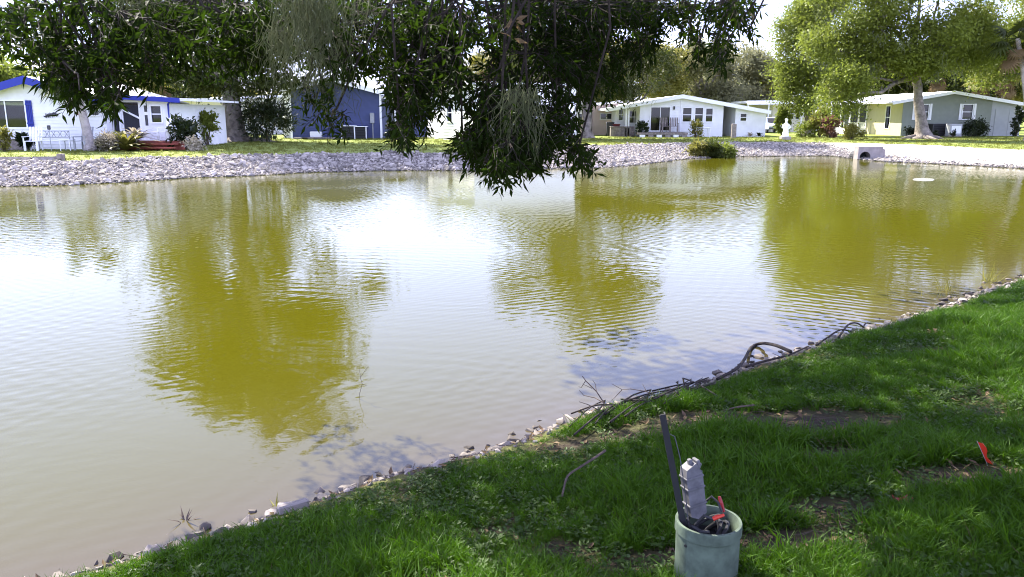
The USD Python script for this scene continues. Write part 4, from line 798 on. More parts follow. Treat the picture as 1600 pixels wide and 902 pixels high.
# timber edging at the left bank and the culvert
for k, (a, c) in enumerate([((-6, 254), (50, 254)), ((51, 254), (99, 253))]):
    p, q = atz(*a, .45), atz(*c, .45); t = thing('timber_edging', ['grey timber beam edging the lawn at the left picture edge', 'grey timber beam with an end post, right of the other edging'][k], 'timber edging', (p[0], p[1], .38)); d = q - p
    MB().tube([(0, 0, .12), tuple(d * .99 + [0, 0, .12])], .15, 4).build('beam', greywood, t)
    if k: MB().box(d[0] - .1, d[0] + .12, d[1] - .25, d[1] - .03, -.2, .36, .02).build('post', greywood, t)
p = atz(1363, 250, 0.0); t = thing('culvert', 'pinkish concrete culvert headwall with a dark pipe mouth in the rocky bank', 'culvert', (p[0], p[1] + .25, 0)); w, h = .62, .62
c = manifold3d.CrossSection([np.array([[-w, -.4], [w, -.4], [w * .96, h], [-w * .96, h]])], manifold3d.FillRule.EvenOdd) - manifold3d.CrossSection.circle(.26, 20).translate((-.25, .12)); m_ = c.extrude(.5).to_mesh(); v = m_.vert_properties[:, :3]
MB().add(np.stack([v[:, 0], v[:, 2], v[:, 1]], 1), m_.tri_verts[:, ::-1]).build('headwall', concrete, t); MB().tube([(-.25, .49, .12), (-.25, 1.2, .12)], .27, 16).build('pipe', dark, t); MB().box(w * .5, w * 1.25, .1, .7, -.3, h * .8, .05).build('wing', concrete, t)
p = atz(1445, 281, 0.0); t = thing('floating_foam', 'white flat patch floating near the right bank', 'float', (p[0], p[1], 0.0)); th = np.linspace(0, 2 * PI, 24, endpoint=False); rr = .3 * (1 + .2 * np.sin(3 * th) + .1 * np.sin(5 * th))
MB().mesh(trimesh.convex.convex_hull(np.vstack([np.stack([rr * np.cos(th), rr * np.sin(th) * .8, 0 * th + .0], 1), np.stack([rr * .9 * np.cos(th), rr * .72 * np.sin(th), 0 * th + .018], 1)]))).build('foam', foam_m, t)

# ------------------------------------------------------------------ riprap bank
rng = np.random.default_rng(11); n = 330000; px_ = rng.uniform(-27, 27, n); py_ = rng.uniform(20, 50, n); z_, s_, nr_, so_, ro_ = land(px_, py_)
wd_ = np.interp(px_, *BW); keep = (~nr_) & ~((px_ > 18.2 + rng.normal(0, .4, n)) & (s_ > .45 + rng.exponential(.25, n))) & (s_ > -.25) & (s_ < wd_ * (1.0 + .04 * np.sin(px_ * 2.1)) + rng.normal(0, .1, n))
px_, py_, z_ = px_[keep], py_[keep], z_[keep]; near_first = np.argsort(np.hypot(px_, py_)); px_, py_, z_ = px_[near_first], py_[near_first], z_[near_first]
vis = np.abs(px_ / py_) < .66; px_, py_, z_ = px_[vis], py_[vis], z_[vis]; sc = rng.lognormal(-3.1, .42, len(px_)).clip(.022, .14)
bank = UsdGeom.Xform.Define(stage, '/World/riprap_bank').GetPrim(); tag(bank, 'rocky riprap bank of pale stones round the far side of the pond', kind='structure')
# the 300 largest in view as stones of their own
rank = np.argsort(-(sc / np.hypot(px_, py_))); big = rank[:300]; rest = rank[300:]
for q in big:
    h = hull_stone(rng, .75); v = h.v[0] * sc[q] * 1.25; MB().add(v, h.f[0]).build('stone', stone_m, bank, loc=(px_[q], py_[q], z_[q] + sc[q] * .3))
instancer('stones', [hull_stone(rng, .55) for _ in range(12)], stone_m, np.stack([px_, py_, z_ + sc * .28], 1)[rest], sc[rest], rng, parent=bank, tilt=.5)

# ------------------------------------------------------------------ near shore: stones, block, roots, driftwood
shore = UsdGeom.Xform.Define(stage, '/World/near_shore').GetPrim(); tag(shore, 'line of small stones along the near water edge', kind='structure')
nl = LineString([(-3.2, 2.75)] + near_line + [(9, 12.2)]); rng = np.random.default_rng(12)
dist = 0.0; cnt = 0
while dist < nl.length and cnt < 290:
    p = nl.interpolate(dist); r = rng.lognormal(-3.5, .45) * (1 + .07 * p.y); r = float(np.clip(r, .014, .075)); off = rng.normal(.03, .04 + .006 * p.y); t2 = nl.interpolate(dist + .05); nx, ny = (t2.y - p.y), -(t2.x - p.x); l = math.hypot(nx, ny) + 1e-9
    x, y = p.x + nx / l * off, p.y + ny / l * off; h = hull_stone(rng, rng.uniform(.55, .8), 15); a = rng.uniform(0, PI); R = np.array([[math.cos(a), -math.sin(a), 0], [math.sin(a), math.cos(a), 0], [0, 0, 1]])
    MB().add(h.v[0] @ R.T * r, h.f[0]).build('stone', stone_n, shore, loc=(x, y, max(gz(x, y), -.01) + r * .1)); dist += r * rng.uniform(.7, 1.5); cnt += 1
n = 2600; u = rng.uniform(0, nl.length, n); P = shapely.line_interpolate_point(nl, u); bx, by = shapely.get_x(P) + rng.normal(.03, .09, n), shapely.get_y(P) + rng.normal(-.03, .09, n)
instancer('pebbles', [hull_stone(rng, .7, 11) for _ in range(8)], stone_n, np.stack([bx, by, np.maximum([gz(a, c) for a, c in zip(bx, by)], -.02) + .001], 1), rng.lognormal(-4.2, .45, n).clip(.006, .04) * (1 + .06 * by), rng, parent=shore, tilt=.6)
def gtube(pts, r0, r1, lift=0.04, n=4, rng=rng, wob=.0, sides=7):
    P = [on_ground(*p[:2]) + np.array([0, 0, (p[2] if len(p) > 2 else 0) + lift]) for p in pts]; P = np.array(P); k = np.linspace(0, len(P) - 1, (len(P) - 1) * n + 1); Q = np.stack([np.interp(k, np.arange(len(P)), P[:, c]) for c in range(3)], 1)
    for _ in range(2): Q[1:-1] = (Q[:-2] + Q[1:-1] * 2 + Q[2:]) / 4
    if wob: Q[1:-1] += rng.normal(0, wob, Q[1:-1].shape)
    return Q, np.linspace(r0, r1, len(Q)), sides
p = on_ground(458, 797); t = thing('concrete_slab', 'broken grey concrete slab lying at the near water edge', 'slab', p + np.array([0, 0, .03]), 36); MB().box(-.085, .085, -.02, .02, -.03, .018, .008).build('slab', concrete, t)
def rootlike(name, label, cat, paths, mat=rootm):
    t = thing(name, label, cat)
    for q in paths: MB().tube(*gtube(*q[:3], **(q[3] if len(q) > 3 else {}))).build('stem' if 'twig' in name or 'drift' in name else 'root', mat, t, smooth=True)
    return t
rootlike('exposed_root', 'thick dark looping tree root arching over the water edge', 'root', [([(1120, 600), (1150, 588, .02), (1163, 576, .06), (1172, 562, .12), (1190, 558, .13), (1212, 558, .10), (1235, 560, .02)], .012, .016), ([(1165, 580), (1190, 572), (1230, 563), (1262, 548)], .012, .007)])
rootlike('far_root', 'tangle of dark roots farther right along the water edge', 'root', [([(1275, 546), (1292, 537, .02), (1312, 528, .05), (1330, 524)], .009, .007), ([(1310, 534), (1324, 522, .09), (1338, 519, .07), (1350, 518)], .010, .007), ([(1345, 524), (1352, 513, .07), (1366, 513)], .008, .006)])
rr_ = np.random.default_rng(77); sticks = []
for k in range(26):
    px = rr_.uniform(915, 1110); py = np.interp(px, [915, 1000, 1060, 1120], [655, 634, 616, 598]) + rr_.uniform(-3, 13); d = rr_.uniform(15, 45); sl_ = -.33 + rr_.normal(0, .25)
    sticks.append(([(px - d, py - sl_ * d, rr_.uniform(0, .03)), (px, py + rr_.normal(0, 2), rr_.uniform(.01, .05)), (px + d, py + sl_ * d, rr_.uniform(0, .03))], rr_.uniform(.003, .008), rr_.uniform(.002, .006)))
rootlike('driftwood_pile', 'tangled pile of dark driftwood sticks on the near water edge', 'driftwood', sticks, rootm)
t = thing('bare_twig', 'bare forked twig standing up out of the driftwood over the water', 'twig'); b0 = on_ground(925, 655); P = lambda px, py, dy=0.0: aty(px, py, b0[1] + dy)
for pts, r in [([b0, P(940, 635), P(944, 630), P(932, 612, .05), P(915, 595, .1), P(910, 588, .12)], .006), ([P(944, 630), P(930, 622, .08), P(912, 618, .1), P(905, 610, .1)], .004), ([P(934, 640), P(918, 632, -.05), P(905, 628, -.1)], .004), ([P(932, 612, .05), P(930, 600, .1), P(926, 594, .1)], .003), ([P(915, 595, .1), P(908, 606, .12), P(904, 604, .12)], .003), ([P(925, 607, .06), P(910, 600, .02)], .0025), ([P(940, 635), P(955, 632), P(965, 632)], .004)]: MB().tube(np.array(pts), np.linspace(r, r * .45, len(pts)), 5).build('stem', twigm, t)
t = thing('overhanging_twig', 'thin crooked twig reaching over the water right of the forked twig', 'twig'); b0 = on_ground(1030, 622)
for pts, r in [([b0, P(1010, 612), P(985, 608), P(972, 609), P(956, 600)], .004), ([P(972, 609), P(960, 622, -.05), P(955, 626, -.1)], .003), ([P(1010, 612), P(1004, 600, .05)], .003)]: MB().tube(np.array(pts), np.linspace(r, r * .4, len(pts)), 5).build('stem', twigm, t)
t = thing('shore_twig', 'small twig lying on the stones at the near water edge', 'twig'); b0 = on_ground(835, 672)
for pts, r in [([b0, P(828, 666), P(825, 665)], .003), ([P(850, 667), P(838, 667), P(826, 666)], .003)]: MB().tube(np.array(pts), r, 5).build('stem', twigm, t)
t = thing('water_twig', 'thin forked twig sticking out of the open water', 'twig'); b0 = atz(560, 632, -.05); P = lambda px, py: aty(px, py, b0[1] - .02)
for pts, r in [([b0, P(562, 615), P(566, 600), P(563, 590), P(562, 577)], .004), ([P(563, 590), P(570, 580), P(576, 572)], .003), ([P(566, 600), P(574, 603)], .0025)]: MB().tube(np.array(pts), np.linspace(r * .5, r * .3, len(pts)), 5).build('stem', twigm, t)
for k, (px, py, lab, n_) in enumerate([(432, 795, 'pale sprouting weed in the shallow water by the concrete slab', 14), (290, 815, 'small drowned weed tuft in the shallows at lower left', 12), (1205, 468 + 0, 'tall grass tuft at the water edge', 0)]):
    if not n_: continue
    p = atz(px, py, 0.0); t = thing('water_weed', lab, 'weed', (p[0], p[1], -.02)); rng2 = np.random.default_rng(90 + k); d = norm(rng2.normal(size=(n_, 3)) * [1, 1, .4] + [0, 0, .6]); MB().add(*leaves(np.zeros((n_, 3)), d, np.tile([0, 0, 1.0], (n_, 1)) + rng2.normal(0, .2, (n_, 3)), rng2.uniform(.05, .12, n_), .012)).build('leaves', leaf_yel if k == 0 else twigm, t)
for k, (px, py, lab) in enumerate([(1480, 468, 'tall pale grass tuft at the right water edge'), (1548, 448, 'tall grass tuft at the right water edge near the picture border'), (1450, 478, 'short grass tuft at the right water edge')]):
    p = on_ground(px, py); rng2 = np.random.default_rng(95 + k); n_ = 26; t = thing('shore_grass', lab, 'grass tuft', p); d = norm(rng2.normal(size=(n_, 3)) * [.45, .45, .2] + [0, 0, 1]); MB().add(*leaves(rng2.normal(0, .04, (n_, 3)) * [1, 1, 0], d, rng2.normal(size=(n_, 3)), rng2.uniform(.15, .36, n_) * (1 - .3 * (k == 2)), .012, bend=.3)).build('blades', leaf_yel, t)

# ------------------------------------------------------------------ utility riser on the lawn
by_ = 2.86; pb = aty(1107, 815, by_); gb = gz(pb[0], by_); top = aty(1100, 812, by_)[2]; R = .122
t = thing('utility_riser', 'pale green plastic riser pipe standing open-topped in the near lawn', 'utility pipe', (pb[0], by_, gb), 0)
v = trimesh.creation.revolve([(R * .93, -.1), (R * .995, -.1), (R, top - gb - .045), (R * 1.045, top - gb - .043), (R * 1.045, top - gb - .005), (R * 1.03, top - gb), (R * .95, top - gb), (R * .93, top - gb - .03), (R * .90, -.1)], sections=48)
MB().mesh(v).build('pipe', pipe_m, t, smooth=35); MB().tube([(0, 0, top - gb - .10), (0, 0, top - gb - .085)], R * .92, 24).build('soil_fill', dark, t)
for a in (3.75,): MB().tube([(R * 1.0 * math.cos(a), R * math.sin(a), (top - gb) * .72), (R * 1.03 * math.cos(a), R * 1.03 * math.sin(a), (top - gb) * .72)], .006, 8).build('bolt', iron_m, t)
P = lambda px, py, dy=0.0: aty(px, py, by_ + dy)
a, c = P(1035, 648, .0), P(1069, 826, .0); t = thing('steel_stake', 'black angle-iron stake leaning out of the green riser', 'stake', c); d = a - c; e = norm(np.cross(d, [0, 1, 0])); fz = norm(np.cross(e, d))
mb = MB()
for (s0, s1, q0, q1) in ((-.012, .012, -.002, .002), (-.012, -.008, .002, .024)):
    v = [[0, 0, 0] + e * s + fz * q + d * k for k in (-.25, 1) for s in (s0, s1) for q in (q0, q1)]; mb.mesh(trimesh.convex.convex_hull(np.array(v)))
mb.build('angle_bar', iron_m, t); MB().tube([d * .84 + fz * .01, d * .8 + e * -.03, d * .62 - e * .035, d * .3 - e * .03, d * .05 - e * .02], .002, 5).build('tie_wire', darkgrey, t)
a, c = P(1078, 722, .03), P(1088, 808, .03); t = thing('cable_enclosure', 'weathered grey plastic cable enclosure standing in the green riser', 'enclosure', c, group=None); d = a - c; L = np.linalg.norm(d); zx = norm(d); ex = -norm(np.cross(zx, [-0.35, 1, 0])) ; ey = np.cross(zx, ex)
def ebox(x0, x1, y0, y1, z0, z1, ch=.006): m_ = MB().box(x0, x1, y0, y1, z0, z1, ch); V = m_.v[0]; m_.v[0] = V[:, :1] * ex + V[:, 1:2] * ey + V[:, 2:] * zx; return m_
prof = np.array([(-.034, .02), (.0, -.0), (.034, .02), (.036, L - .05), (.012, L), (-.03, L - .02), (-.036, L - .05)])
m_ = manifold3d.CrossSection([prof], manifold3d.FillRule.EvenOdd).extrude(.05).to_mesh(); V = m_.vert_properties[:, :3]; MB().add(V[:, :1] * ex + (V[:, 2:] - .025) * ey + V[:, 1:2] * zx, m_.tri_verts[:, ::-1]).build('case', encl_m, t)
for z in (.06, .13, L - .06): ebox(-.039, .039, -.03, .03, z, z + .008, .002).build('band', encl_m, t)
for k in range(7): ebox(.032, .039, -.02, .02, .035 + k * .03, .045 + k * .03, .002).build('clamp_rib', encl_m, t)
ebox(-.008, .008, -.01, .01, L - .01, L + .012, .003).build('lug', encl_m, t); ebox(.02, .034, -.02, .02, L - .03, L + .006, .003).build('lug', encl_m, t)
t = thing('red_cable_end', 'red capped black cable bending over the riser rim', 'cable', P(1125, 812)); o = P(1125, 812)
MB().tube(np.array([P(1092, 815, .03), P(1100, 786, .05), P(1112, 776, .04), P(1122, 785, .02), P(1128, 800, .0)]) - o, .005, 6).build('cable', blackp, t); MB().tube(np.array([P(1124, 776, .03), P(1127, 786, .02), P(1131, 800, .01)]) - o, [.006, .008, .006], 7).build('red_cap', redd, t)
t = thing('red_connector', 'orange red connector lying on the riser rim', 'connector', P(1122, 808, -.05)); o = P(1122, 808, -.05); MB().tube(np.array([P(1114, 811, -.05), P(1120, 808, -.05), P(1131, 805, -.04)]) - o, [.008, .009, .005], 8).build('body', redp, t); MB().tube(np.array([P(1086, 820, -.02), P(1100, 806, -.04), P(1114, 811, -.05)]) - o, .006, 6).build('cable', blackp, t)
t = thing('black_cables', 'bunch of black cables coiled inside the green riser', 'cable', P(1098, 815)); o = P(1098, 815); rng = np.random.default_rng(13)
for k in range(7): th = np.linspace(0, rng.uniform(3, 5.5), 12) + rng.uniform(0, 6); rr = rng.uniform(.04, .085); MB().tube(np.stack([rr * np.cos(th), rr * np.sin(th), -.05 + .05 * np.sin(th * 1.3 + k)], 1) + np.array([.02, 0, 0]), .007, 6).build('cable', blackp, t)
# marking flag, red scrap
f0 = on_ground(1545, 728); t = thing('marking_flag', 'small orange red marking flag standing in the near grass', 'flag', f0); a = aty(1527, 690, f0[1]) - f0; c = aty(1541, 722, f0[1]) - f0
MB().tube([(0, 0, -.03), tuple(c * .8), tuple(a * 1.02)], .0015, 5).build('wire', greymetal, t); s_ = np.linspace(0, 1, 7)[:, None]; L1 = a + (c - a) * s_; wv = np.array([.014, -.02, 0]) * (1 + .4 * np.sin(s_ * 7)); V = np.stack([L1, L1 + wv + np.array([.004, 0, -.004]), L1 + wv * [1.6, -.4, 1]], 1).reshape(-1, 3); MB().add(V, [[3 * i + j, 3 * i + j + 1, 3 * i + j + 4, 3 * i + j + 3] for i in range(6) for j in range(2)]).build('flag', redp, t)
f0 = on_ground(1412, 790) + np.array([0, 0, .03]); t = thing('red_scrap', 'crumpled dark red plastic scrap lying in the near grass', 'litter', f0); u, w = np.meshgrid(np.linspace(-.045, .045, 6), np.linspace(-.03, .03, 5)); rng = np.random.default_rng(14); V = np.stack([u, w, .012 * np.sin(u * 90) + rng.normal(0, .006, u.shape)], -1).reshape(-1, 3); MB().add(V, [[r * 6 + q, r * 6 + q + 1, r * 6 + q + 7, r * 6 + q + 6] for r in range(4) for q in range(5)]).build('scrap', redd, t)

# ------------------------------------------------------------------ grass on the near bank
rng = np.random.default_rng(15)
def tuft(k, n, hmin, hmax, w, spread, splay):
    p = rng.normal(0, spread, (n, 3)) * [1, 1, 0]; d = norm(np.stack([rng.normal(0, splay, n), rng.normal(0, splay, n), np.ones(n)], 1)); L = rng.uniform(hmin, hmax, n)
    side = norm(np.cross(d, rng.normal(size=(n, 3)))); nn = np.cross(side, d); W = w * rng.uniform(.7, 1.3, n)[:, None]; bd = (rng.uniform(.1, .55, n) * L)[:, None]
    m = p + d * L[:, None] * .55 - nn * bd * .25; tip = p + d * (L * .95)[:, None] - nn * bd - np.array([0, 0, .3]) * bd
    v = np.stack([p - side * W * .4, p + side * W * .4, m - side * W * .5, m + side * W * .5, tip], 1).reshape(-1, 3); o = (np.arange(n) * 5)[:, None, None]
    return MB().add(v, (o + np.array([[0, 1, 3], [0, 3, 2], [2, 3, 4]])[None]).reshape(-1, 3))
def weed(n, r):
    a = rng.uniform(0, 2 * PI, n); rr = rng.uniform(.2, 1, n) * r; e = np.stack([rr * np.cos(a), rr * np.sin(a), rng.uniform(.01, .05, n)], 1); d = norm(np.stack([np.cos(a), np.sin(a), rng.uniform(-.1, .5, n)], 1)); return MB().add(*leaves(e, d, norm(rng.normal(0, .3, (n, 3)) + [0, 0, 1]), rng.uniform(.02, .04, n), .018, bend=.1))
def scatter(n, clump, soilmax, x0=-3, x1=9.5, y0=1.6, y1=12.5, smin=.1):
    x = rng.uniform(x0, x1, n); y = rng.uniform(y0, y1, n); k = (np.abs(x) < .68 * y + .5) & (rng.uniform(0, 1, n) < np.clip((3.6 / y) ** 1.0, .12, 1)); x, y = x[k], y[k]; s, dn = sdist(x, y)
    nz = meshkit.fbm(np.stack([x * clump, y * clump, 0 * x + 3], -1)); sl = GS(np.stack([y, x], 1)); k = (s > smin) & (np.abs(s) > dn - .02) & (sl < soilmax * rng.uniform(.3, 1.0, len(x))) & (nz > rng.uniform(.14, .38, len(x))); x, y, s = x[k], y[k], s[k]
    return x, y, GZ(np.stack([y, x], 1)), nz[k], s
pond_free = lambda x, y: np.hypot(x - pb[0], y - by_) > R * 1.02
x, y, z, nz, s = scatter(520000, 1.7, .62); k = pond_free(x, y); x, y, z, nz, s = x[k], y[k], z[k], nz[k], s[k]
sz = .8 * (.5 + 1.5 * np.clip(nz - .35, 0, .4)) * rng.uniform(.7, 1.3, len(x)) * np.clip(.55 + s * .35, .5, 1.0) * (1 + .03 * y)
instancer('grass', [tuft(k, 20, .05, .125, .0042, .022, .5) for k in range(6)] + [tuft(k, 12, .10, .21, .0052, .018, .35) for k in range(2)] + [tuft(9, 7, .05, .13, .003, .03, .8)], [grass_m] * 8 + [straw_m], np.stack([x, y, z - .006], 1), sz, rng, label='green grass covering the near bank', cat='grass', tilt=.18)
x, y, z, nz, s = scatter(40000, 1.1, 1.0, smin=.3); k = pond_free(x, y); x, y, z = x[k], y[k], z[k]
instancer('ground_weeds', [weed(16, .05) for _ in range(5)], weed_m, np.stack([x, y, z], 1), rng.uniform(.5, 1.05, len(x)), rng, label='low leafy weeds among the near grass', cat='ground cover', tilt=.2)
def dead_leaf(): 
    return MB().add(*leaves(np.zeros((1, 3)), np.array([[1.0, 0, rng.normal(0, .15)]]), np.array([[0, rng.normal(0, .2), 1.0]]), .045, .018, bend=rng.uniform(-.3, .3)))
x = rng.uniform(-3, 9, 50000); y = rng.uniform(1.6, 12, 50000); sl = GS(np.stack([y, x], 1)); s, dn = sdist(x, y); k = (s > .02) & (np.abs(s) > dn - .02) & (np.abs(x) < .68 * y + .5) & (rng.uniform(0, 1, len(x)) < .03 + .5 * sl); x, y = x[k], y[k]
instancer('leaf_litter', [dead_leaf() for _ in range(6)] + [MB().tube([(-.05, 0, 0), (0, .01, .006), (.05, -.005, .0)], .0016, 4) for _ in range(2)], [leaf_brown, straw_m, leaf_brown, straw_m, leaf_brown, leaf_brown, twigm, twigm], np.stack([x, y, GZ(np.stack([y, x], 1)) + .008], 1), rng.uniform(.6, 1.5, len(x)), rng, label='dead leaves and bits of straw on the bare soil', cat='leaf litter', tilt=.3)
t = thing('fallen_twig', 'grey crooked twig lying in the near grass left of the riser', 'twig')
for q in ([(878, 790), (885, 765, .03), (905, 752, .03), (930, 738, .04), (945, 722, .02)],): MB().tube(*gtube(q, .005, .008, lift=.05)).build('stem', twigm, t)
t = thing('fallen_branch', 'thin bare branch lying across the soil patch above the riser', 'branch')
for q in ([(1125, 652), (1150, 647, .01), (1178, 644, .01)],): MB().tube(*gtube(q, .004, .007, lift=.04)).build('stem', twigm, t)
for k, (px, py, lab) in enumerate([(1172, 866, 'curled brown leaf beside the foot of the green riser'), (1455, 522, 'clump of brown leaves in the lawn near the lit bank'), (1385, 610, 'brown leaf by the yellow grass patch')]):
    p = on_ground(px, py) + np.array([0, 0, .03]); n_ = (1, 6, 2)[k]; rng2 = np.random.default_rng(120 + k); t = thing('dry_leaf', lab, 'leaf', p); [MB().add(*leaves(rng2.normal(0, .03, (1, 3)) * [1, 1, .3], rng2.normal(size=(1, 3)) * [1, 1, .2], np.array([[0, .1, 1.0]]), .09, .04, bend=.3)).build('blade', leaf_brown, t) for _ in range(n_)]
# lit lawn across the pond: sparse short tufts break its edges
n = 16000; x = rng.uniform(-34, 46, n); y = rng.uniform(27, 64, n); z, s, nr, so, ro = land(x, y); k = (~nr) & (s > np.interp(x, *BW) * .97) & (np.abs(x) < .66 * y) & (y < 60.5) & ~((x < -18.0) & (y > 38.3)); x, y, z = x[k], y[k], z[k]
instancer('far_lawn_grass', [tuft(k, 14, .05, .12, .012, .06, .6) for k in range(4)], grass_far, np.stack([x, y, z - .01], 1), rng.uniform(.7, 1.5, len(x)), rng, label='short sunlit grass on the far lawn', cat='grass', tilt=.1)

# ------------------------------------------------------------------ the overhanging tree
rng = np.random.default_rng(16)
T = thing('overhanging_oak', 'near oak whose dark leafy branches hang into the top of the view', 'tree', (0, 0, 0))
tb = np.array([3.4, -1.2, gz(3.4, -1.2)]); MB().tube([tb - [0, 0, .3], tb + [0, 0, .2], tb + [-.05, .1, 1.2], tb + [-.2, .3, 2.6], tb + [-.5, .8, 3.9]], [.55, .42, .33, .30, .26], 12).build('trunk', bark, T, smooth=True)
fk = tb + np.array([-.5, .8, 3.9]); lobes = [(-2.4, 10.6, 5.8, 1.7), (-.2, 12.4, 6.2, 1.8), (2.2, 13.8, 6.6, 1.8), (-3.2, 6, 5.4, 1.6), (-1.2, 8, 5.6, 1.7), (.8, 9.8, 6.0, 1.8), (3, 11.2, 6.3, 1.8), (-1.5, 4.5, 5.5, 1.7), (.6, 6.3, 5.8, 1.8), (2.6, 8, 6.2, 1.9), (4.6, 9.5, 6.4, 1.9), (1, 3.6, 5.8, 1.8), (3, 5.2, 6.2, 1.9), (5, 6.8, 6.4, 2)]
lobes = [(x + .75, y - .95, z, r) for x, y, z, r in lobes]; limbs = []
for k, (x, y, z, r) in enumerate(lobes):
    p = jitter_path(fk, (x, y, z), 10, .35, rng, sag=-.05); limbs.append(p); MB().tube(p, np.linspace(.12, .03, 10), 7).build('limb', barkd, T, smooth=True)
cr = MB(); crown_leaves(cr, [(x, y, z, r * 1.15, r * 1.15, r * .62) for x, y, z, r in lobes], 44000, .17, rng, spread=.2); cr.build('upper_crown', leaf_near, T)
# hanging sprays: (px, py, rx, ry, how many, depth)
BL = [(45, 45, 55, 40, 16, 5.2), (95, 95, 50, 40, 16, 5.0), (22, 40, 20, 25, 5, 5.2), (140, 50, 70, 55, 34, 5.3), (165, 105, 38, 38, 12, 5.0), (112, 140, 16, 20, 6, 4.9), (166, 146, 16, 18, 4, 4.9), (182, 160, 10, 12, 2, 4.9), (225, 60, 70, 65, 34, 5.4), (310, 45, 80, 50, 22, 5.8), (400, 35, 70, 42, 18, 5.9), (235, 112, 24, 20, 3, 5.3),
      (480, 50, 60, 55, 20, 5.6), (503, 165, 22, 30, 4, 5.1), (526, 192, 20, 20, 3, 5.0), (487, 140, 20, 26, 3, 5.3), (560, 55, 70, 60, 46, 5.6), (545, 100, 42, 20, 12, 5.4), (634, 135, 32, 45, 24, 5.4), (650, 80, 70, 70, 56, 5.7), (640, 180, 32, 34, 14, 5.1), (625, 212, 18, 14, 5, 5.0), (695, 50, 60, 55, 44, 5.6), (690, 130, 45, 36, 26, 5.3),
      (770, 150, 45, 55, 40, 5.5), (800, 50, 80, 55, 56, 5.8), (790, 200, 66, 48, 60, 5.4), (745, 230, 36, 24, 18, 5.2), (795, 245, 48, 22, 24, 5.2), (778, 262, 24, 12, 6, 5.1), (828, 228, 42, 26, 22, 5.3), (860, 140, 60, 66, 56, 5.9), (870, 205, 40, 36, 20, 5.6), (905, 245, 22, 16, 9, 5.5), (722, 222, 14, 14, 4, 5.2), (880, 50, 76, 56, 56, 6.1), (930, 110, 46, 42, 26, 6.2), (960, 45, 70, 48, 40, 6.3),
      (1015, 25, 48, 34, 20, 6.4), (1000, 80, 30, 26, 9, 6.3), (1072, 18, 22, 24, 9, 6.2), (1078, 52, 20, 10, 4, 6.1), (1128, 30, 34, 30, 17, 5.9), (1160, 12, 24, 18, 9, 5.9), (1122, 72, 18, 16, 6, 5.8), (1092, 76, 12, 8, 3, 5.8), (1124, 92, 10, 10, 3, 5.7), (1178, 40, 10, 8, 2, 5.9), (700, 12, 500, 18, 80, 6.2), (440, 60, 120, 50, 40, 6.3), (620, 60, 110, 55, 50, 6.4), (330, 60, 110, 60, 30, 6.6), (150, 12, 130, 14, 16, 5.6)]
GAPS = [(578, 178, 26, 44), (464, 172, 16, 44), (545, 160, 14, 24), (702, 196, 32, 25), (746, 92, 17, 24), (455, 108, 30, 22), (90, 14, 10, 6), (722, 15, 22, 10), (612, 14, 16, 7), (1045, 68, 22, 12)]
fol, tw = MB(), MB()
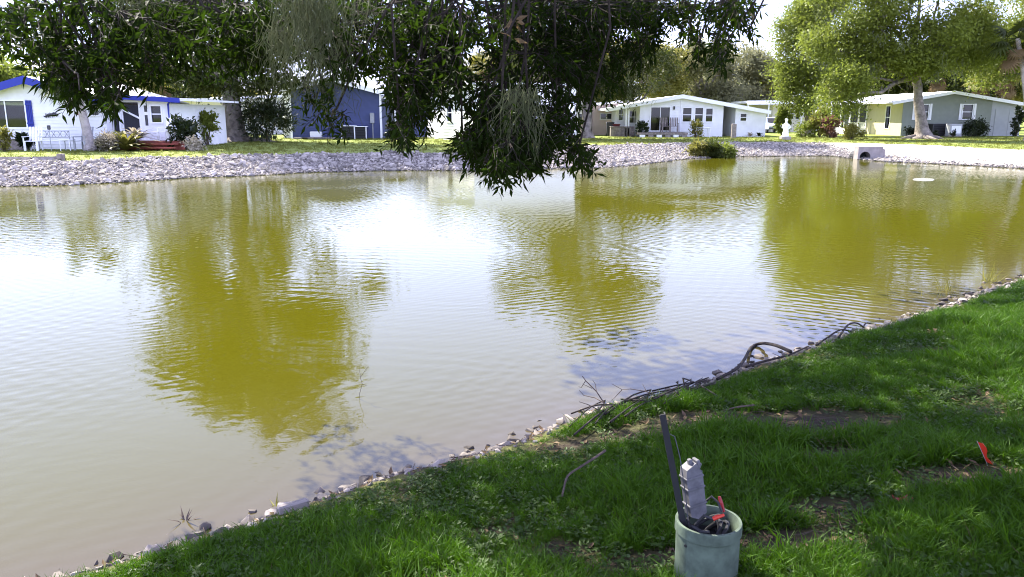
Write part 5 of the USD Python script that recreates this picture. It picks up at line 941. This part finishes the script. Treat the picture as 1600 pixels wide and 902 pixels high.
for (px, py, rx, ry, n_, D) in BL:
    c0 = aty(px, max(-60, py - ry * 1.1), D); src = min((q for p in limbs for q in p[3:]), key=lambda q: np.linalg.norm(q - c0)); br = jitter_path(src, c0, 7, .3, rng, sag=-.03); tw.tube(br, np.linspace(.012, .007, 7), 5)
    subs = [br[-1][None]]
    for _ in range(max(2, int(rx * ry / 500))):
        a, r_ = rng.uniform(0, 2 * PI), math.sqrt(rng.uniform(.1, .9)); e = aty(px + rx * r_ * math.cos(a), py + ry * r_ * math.sin(a) - 8, D + rng.normal(0, .3)); sb_ = jitter_path(br[-1], e, 7, .35, rng, sag=-.06); tw.tube(sb_, np.linspace(.008, .003, 7), 4, cap=False); subs.append(sb_[2:])
    subs = np.vstack(subs)
    for _ in range(int(n_ * (3.4 if px < 450 else 2.7))):
        for _try in range(8):
            a, r_ = rng.uniform(0, 2 * PI), math.sqrt(rng.uniform(0, 1)); qx, qy = px + rx * r_ * math.cos(a), py + ry * r_ * math.sin(a)
            if not any(((qx - g0) / gw) ** 2 + ((qy + 6 - g1) / gh) ** 2 < 1 for g0, g1, gw, gh in GAPS): break
        else: continue
        q = aty(qx, qy, D + rng.normal(0, .4)); k = subs[np.argmin(np.linalg.norm(subs - q, axis=1))]; dl = q - k
        if np.linalg.norm(dl) > .45: dl *= .45 / np.linalg.norm(dl); q = k + dl
        m = rng.integers(7, 13); L = rng.uniform(.10, .2); dr = norm(norm(dl) * .8 + np.array([rng.normal(0, .5), rng.normal(0, .5), -.35])); s = np.linspace(0.1, 1, m)[:, None]
        st = q - dr * L * .5; pts = st + dr * L * s + np.array([0, 0, -.12]) * L * s**2; tw.tube(np.vstack([k, (k + st) / 2 + rng.normal(0, .015, 3), st, pts[m // 2], pts[-1]]), [.003, .0028, .0026, .002, .0015], 3, cap=False)
        rad = norm(np.cross(dr, rng.normal(size=(m, 3)))); ld = norm(dr * .7 + rad * .9 + rng.normal(size=(m, 3)) * .3 - np.array([0, 0, .15])); big = 1.15 if px < 450 else 1.0
        fol.add(*leaves(pts, ld, norm(rng.normal(size=(m, 3)) * .6 + [0, 0, .7]), rng.uniform(.045, .09, m) * big, rng.uniform(.013, .024, m) * big, bend=.2))
fol.build('foliage', leaf_near, T); tw.build('twigs', barkd, T)
n_ = 26; P_ = [aty(802 + rng.normal(0, 5), 30 + rng.uniform(-8, 30), 4.9 + rng.normal(0, .05)) for _ in range(8)]; MB().add(*leaves(np.array(P_), rng.normal(size=(8, 3)) - [0, 0, .6], rng.normal(size=(8, 3)), .09, .03)).build('dead_leaves', leaf_brown, T)
def moss(label, px, py, D, length, n, width, seed):
    rng = np.random.default_rng(seed); p = aty(px, py, D); t = thing('spanish_moss', label, 'moss', p); mb = MB(); moss_clump(mb, (0, 0, 0), length, n, rng, width, r=.0021, curl=.062); mb.build('strands', moss_m, t)
moss('long grey-green moss veil hanging left of the blue gable', 482, -14, 4.8, .62, 260, .2, 61)
moss('moss tuft below the long veil, against the blue wall', 505, 120, 4.9, .26, 50, .07, 62)
moss('thin moss strands hanging right of the long veil', 575, -5, 5.0, .32, 26, .16, 63)
moss('moss beard on the lowest hanging branch in mid view', 812, 145, 4.8, .42, 110, .10, 64)
moss('moss tuft at top left under the oak leaves', 212, -6, 5.0, .26, 70, .12, 65)
moss('sparse pale moss fringe left of the blue house roof', 440, 50, 5.0, .36, 90, .14, 66)
moss('moss wisps beside the mid-view beard', 790, 200, 5.0, .26, 40, .10, 67)
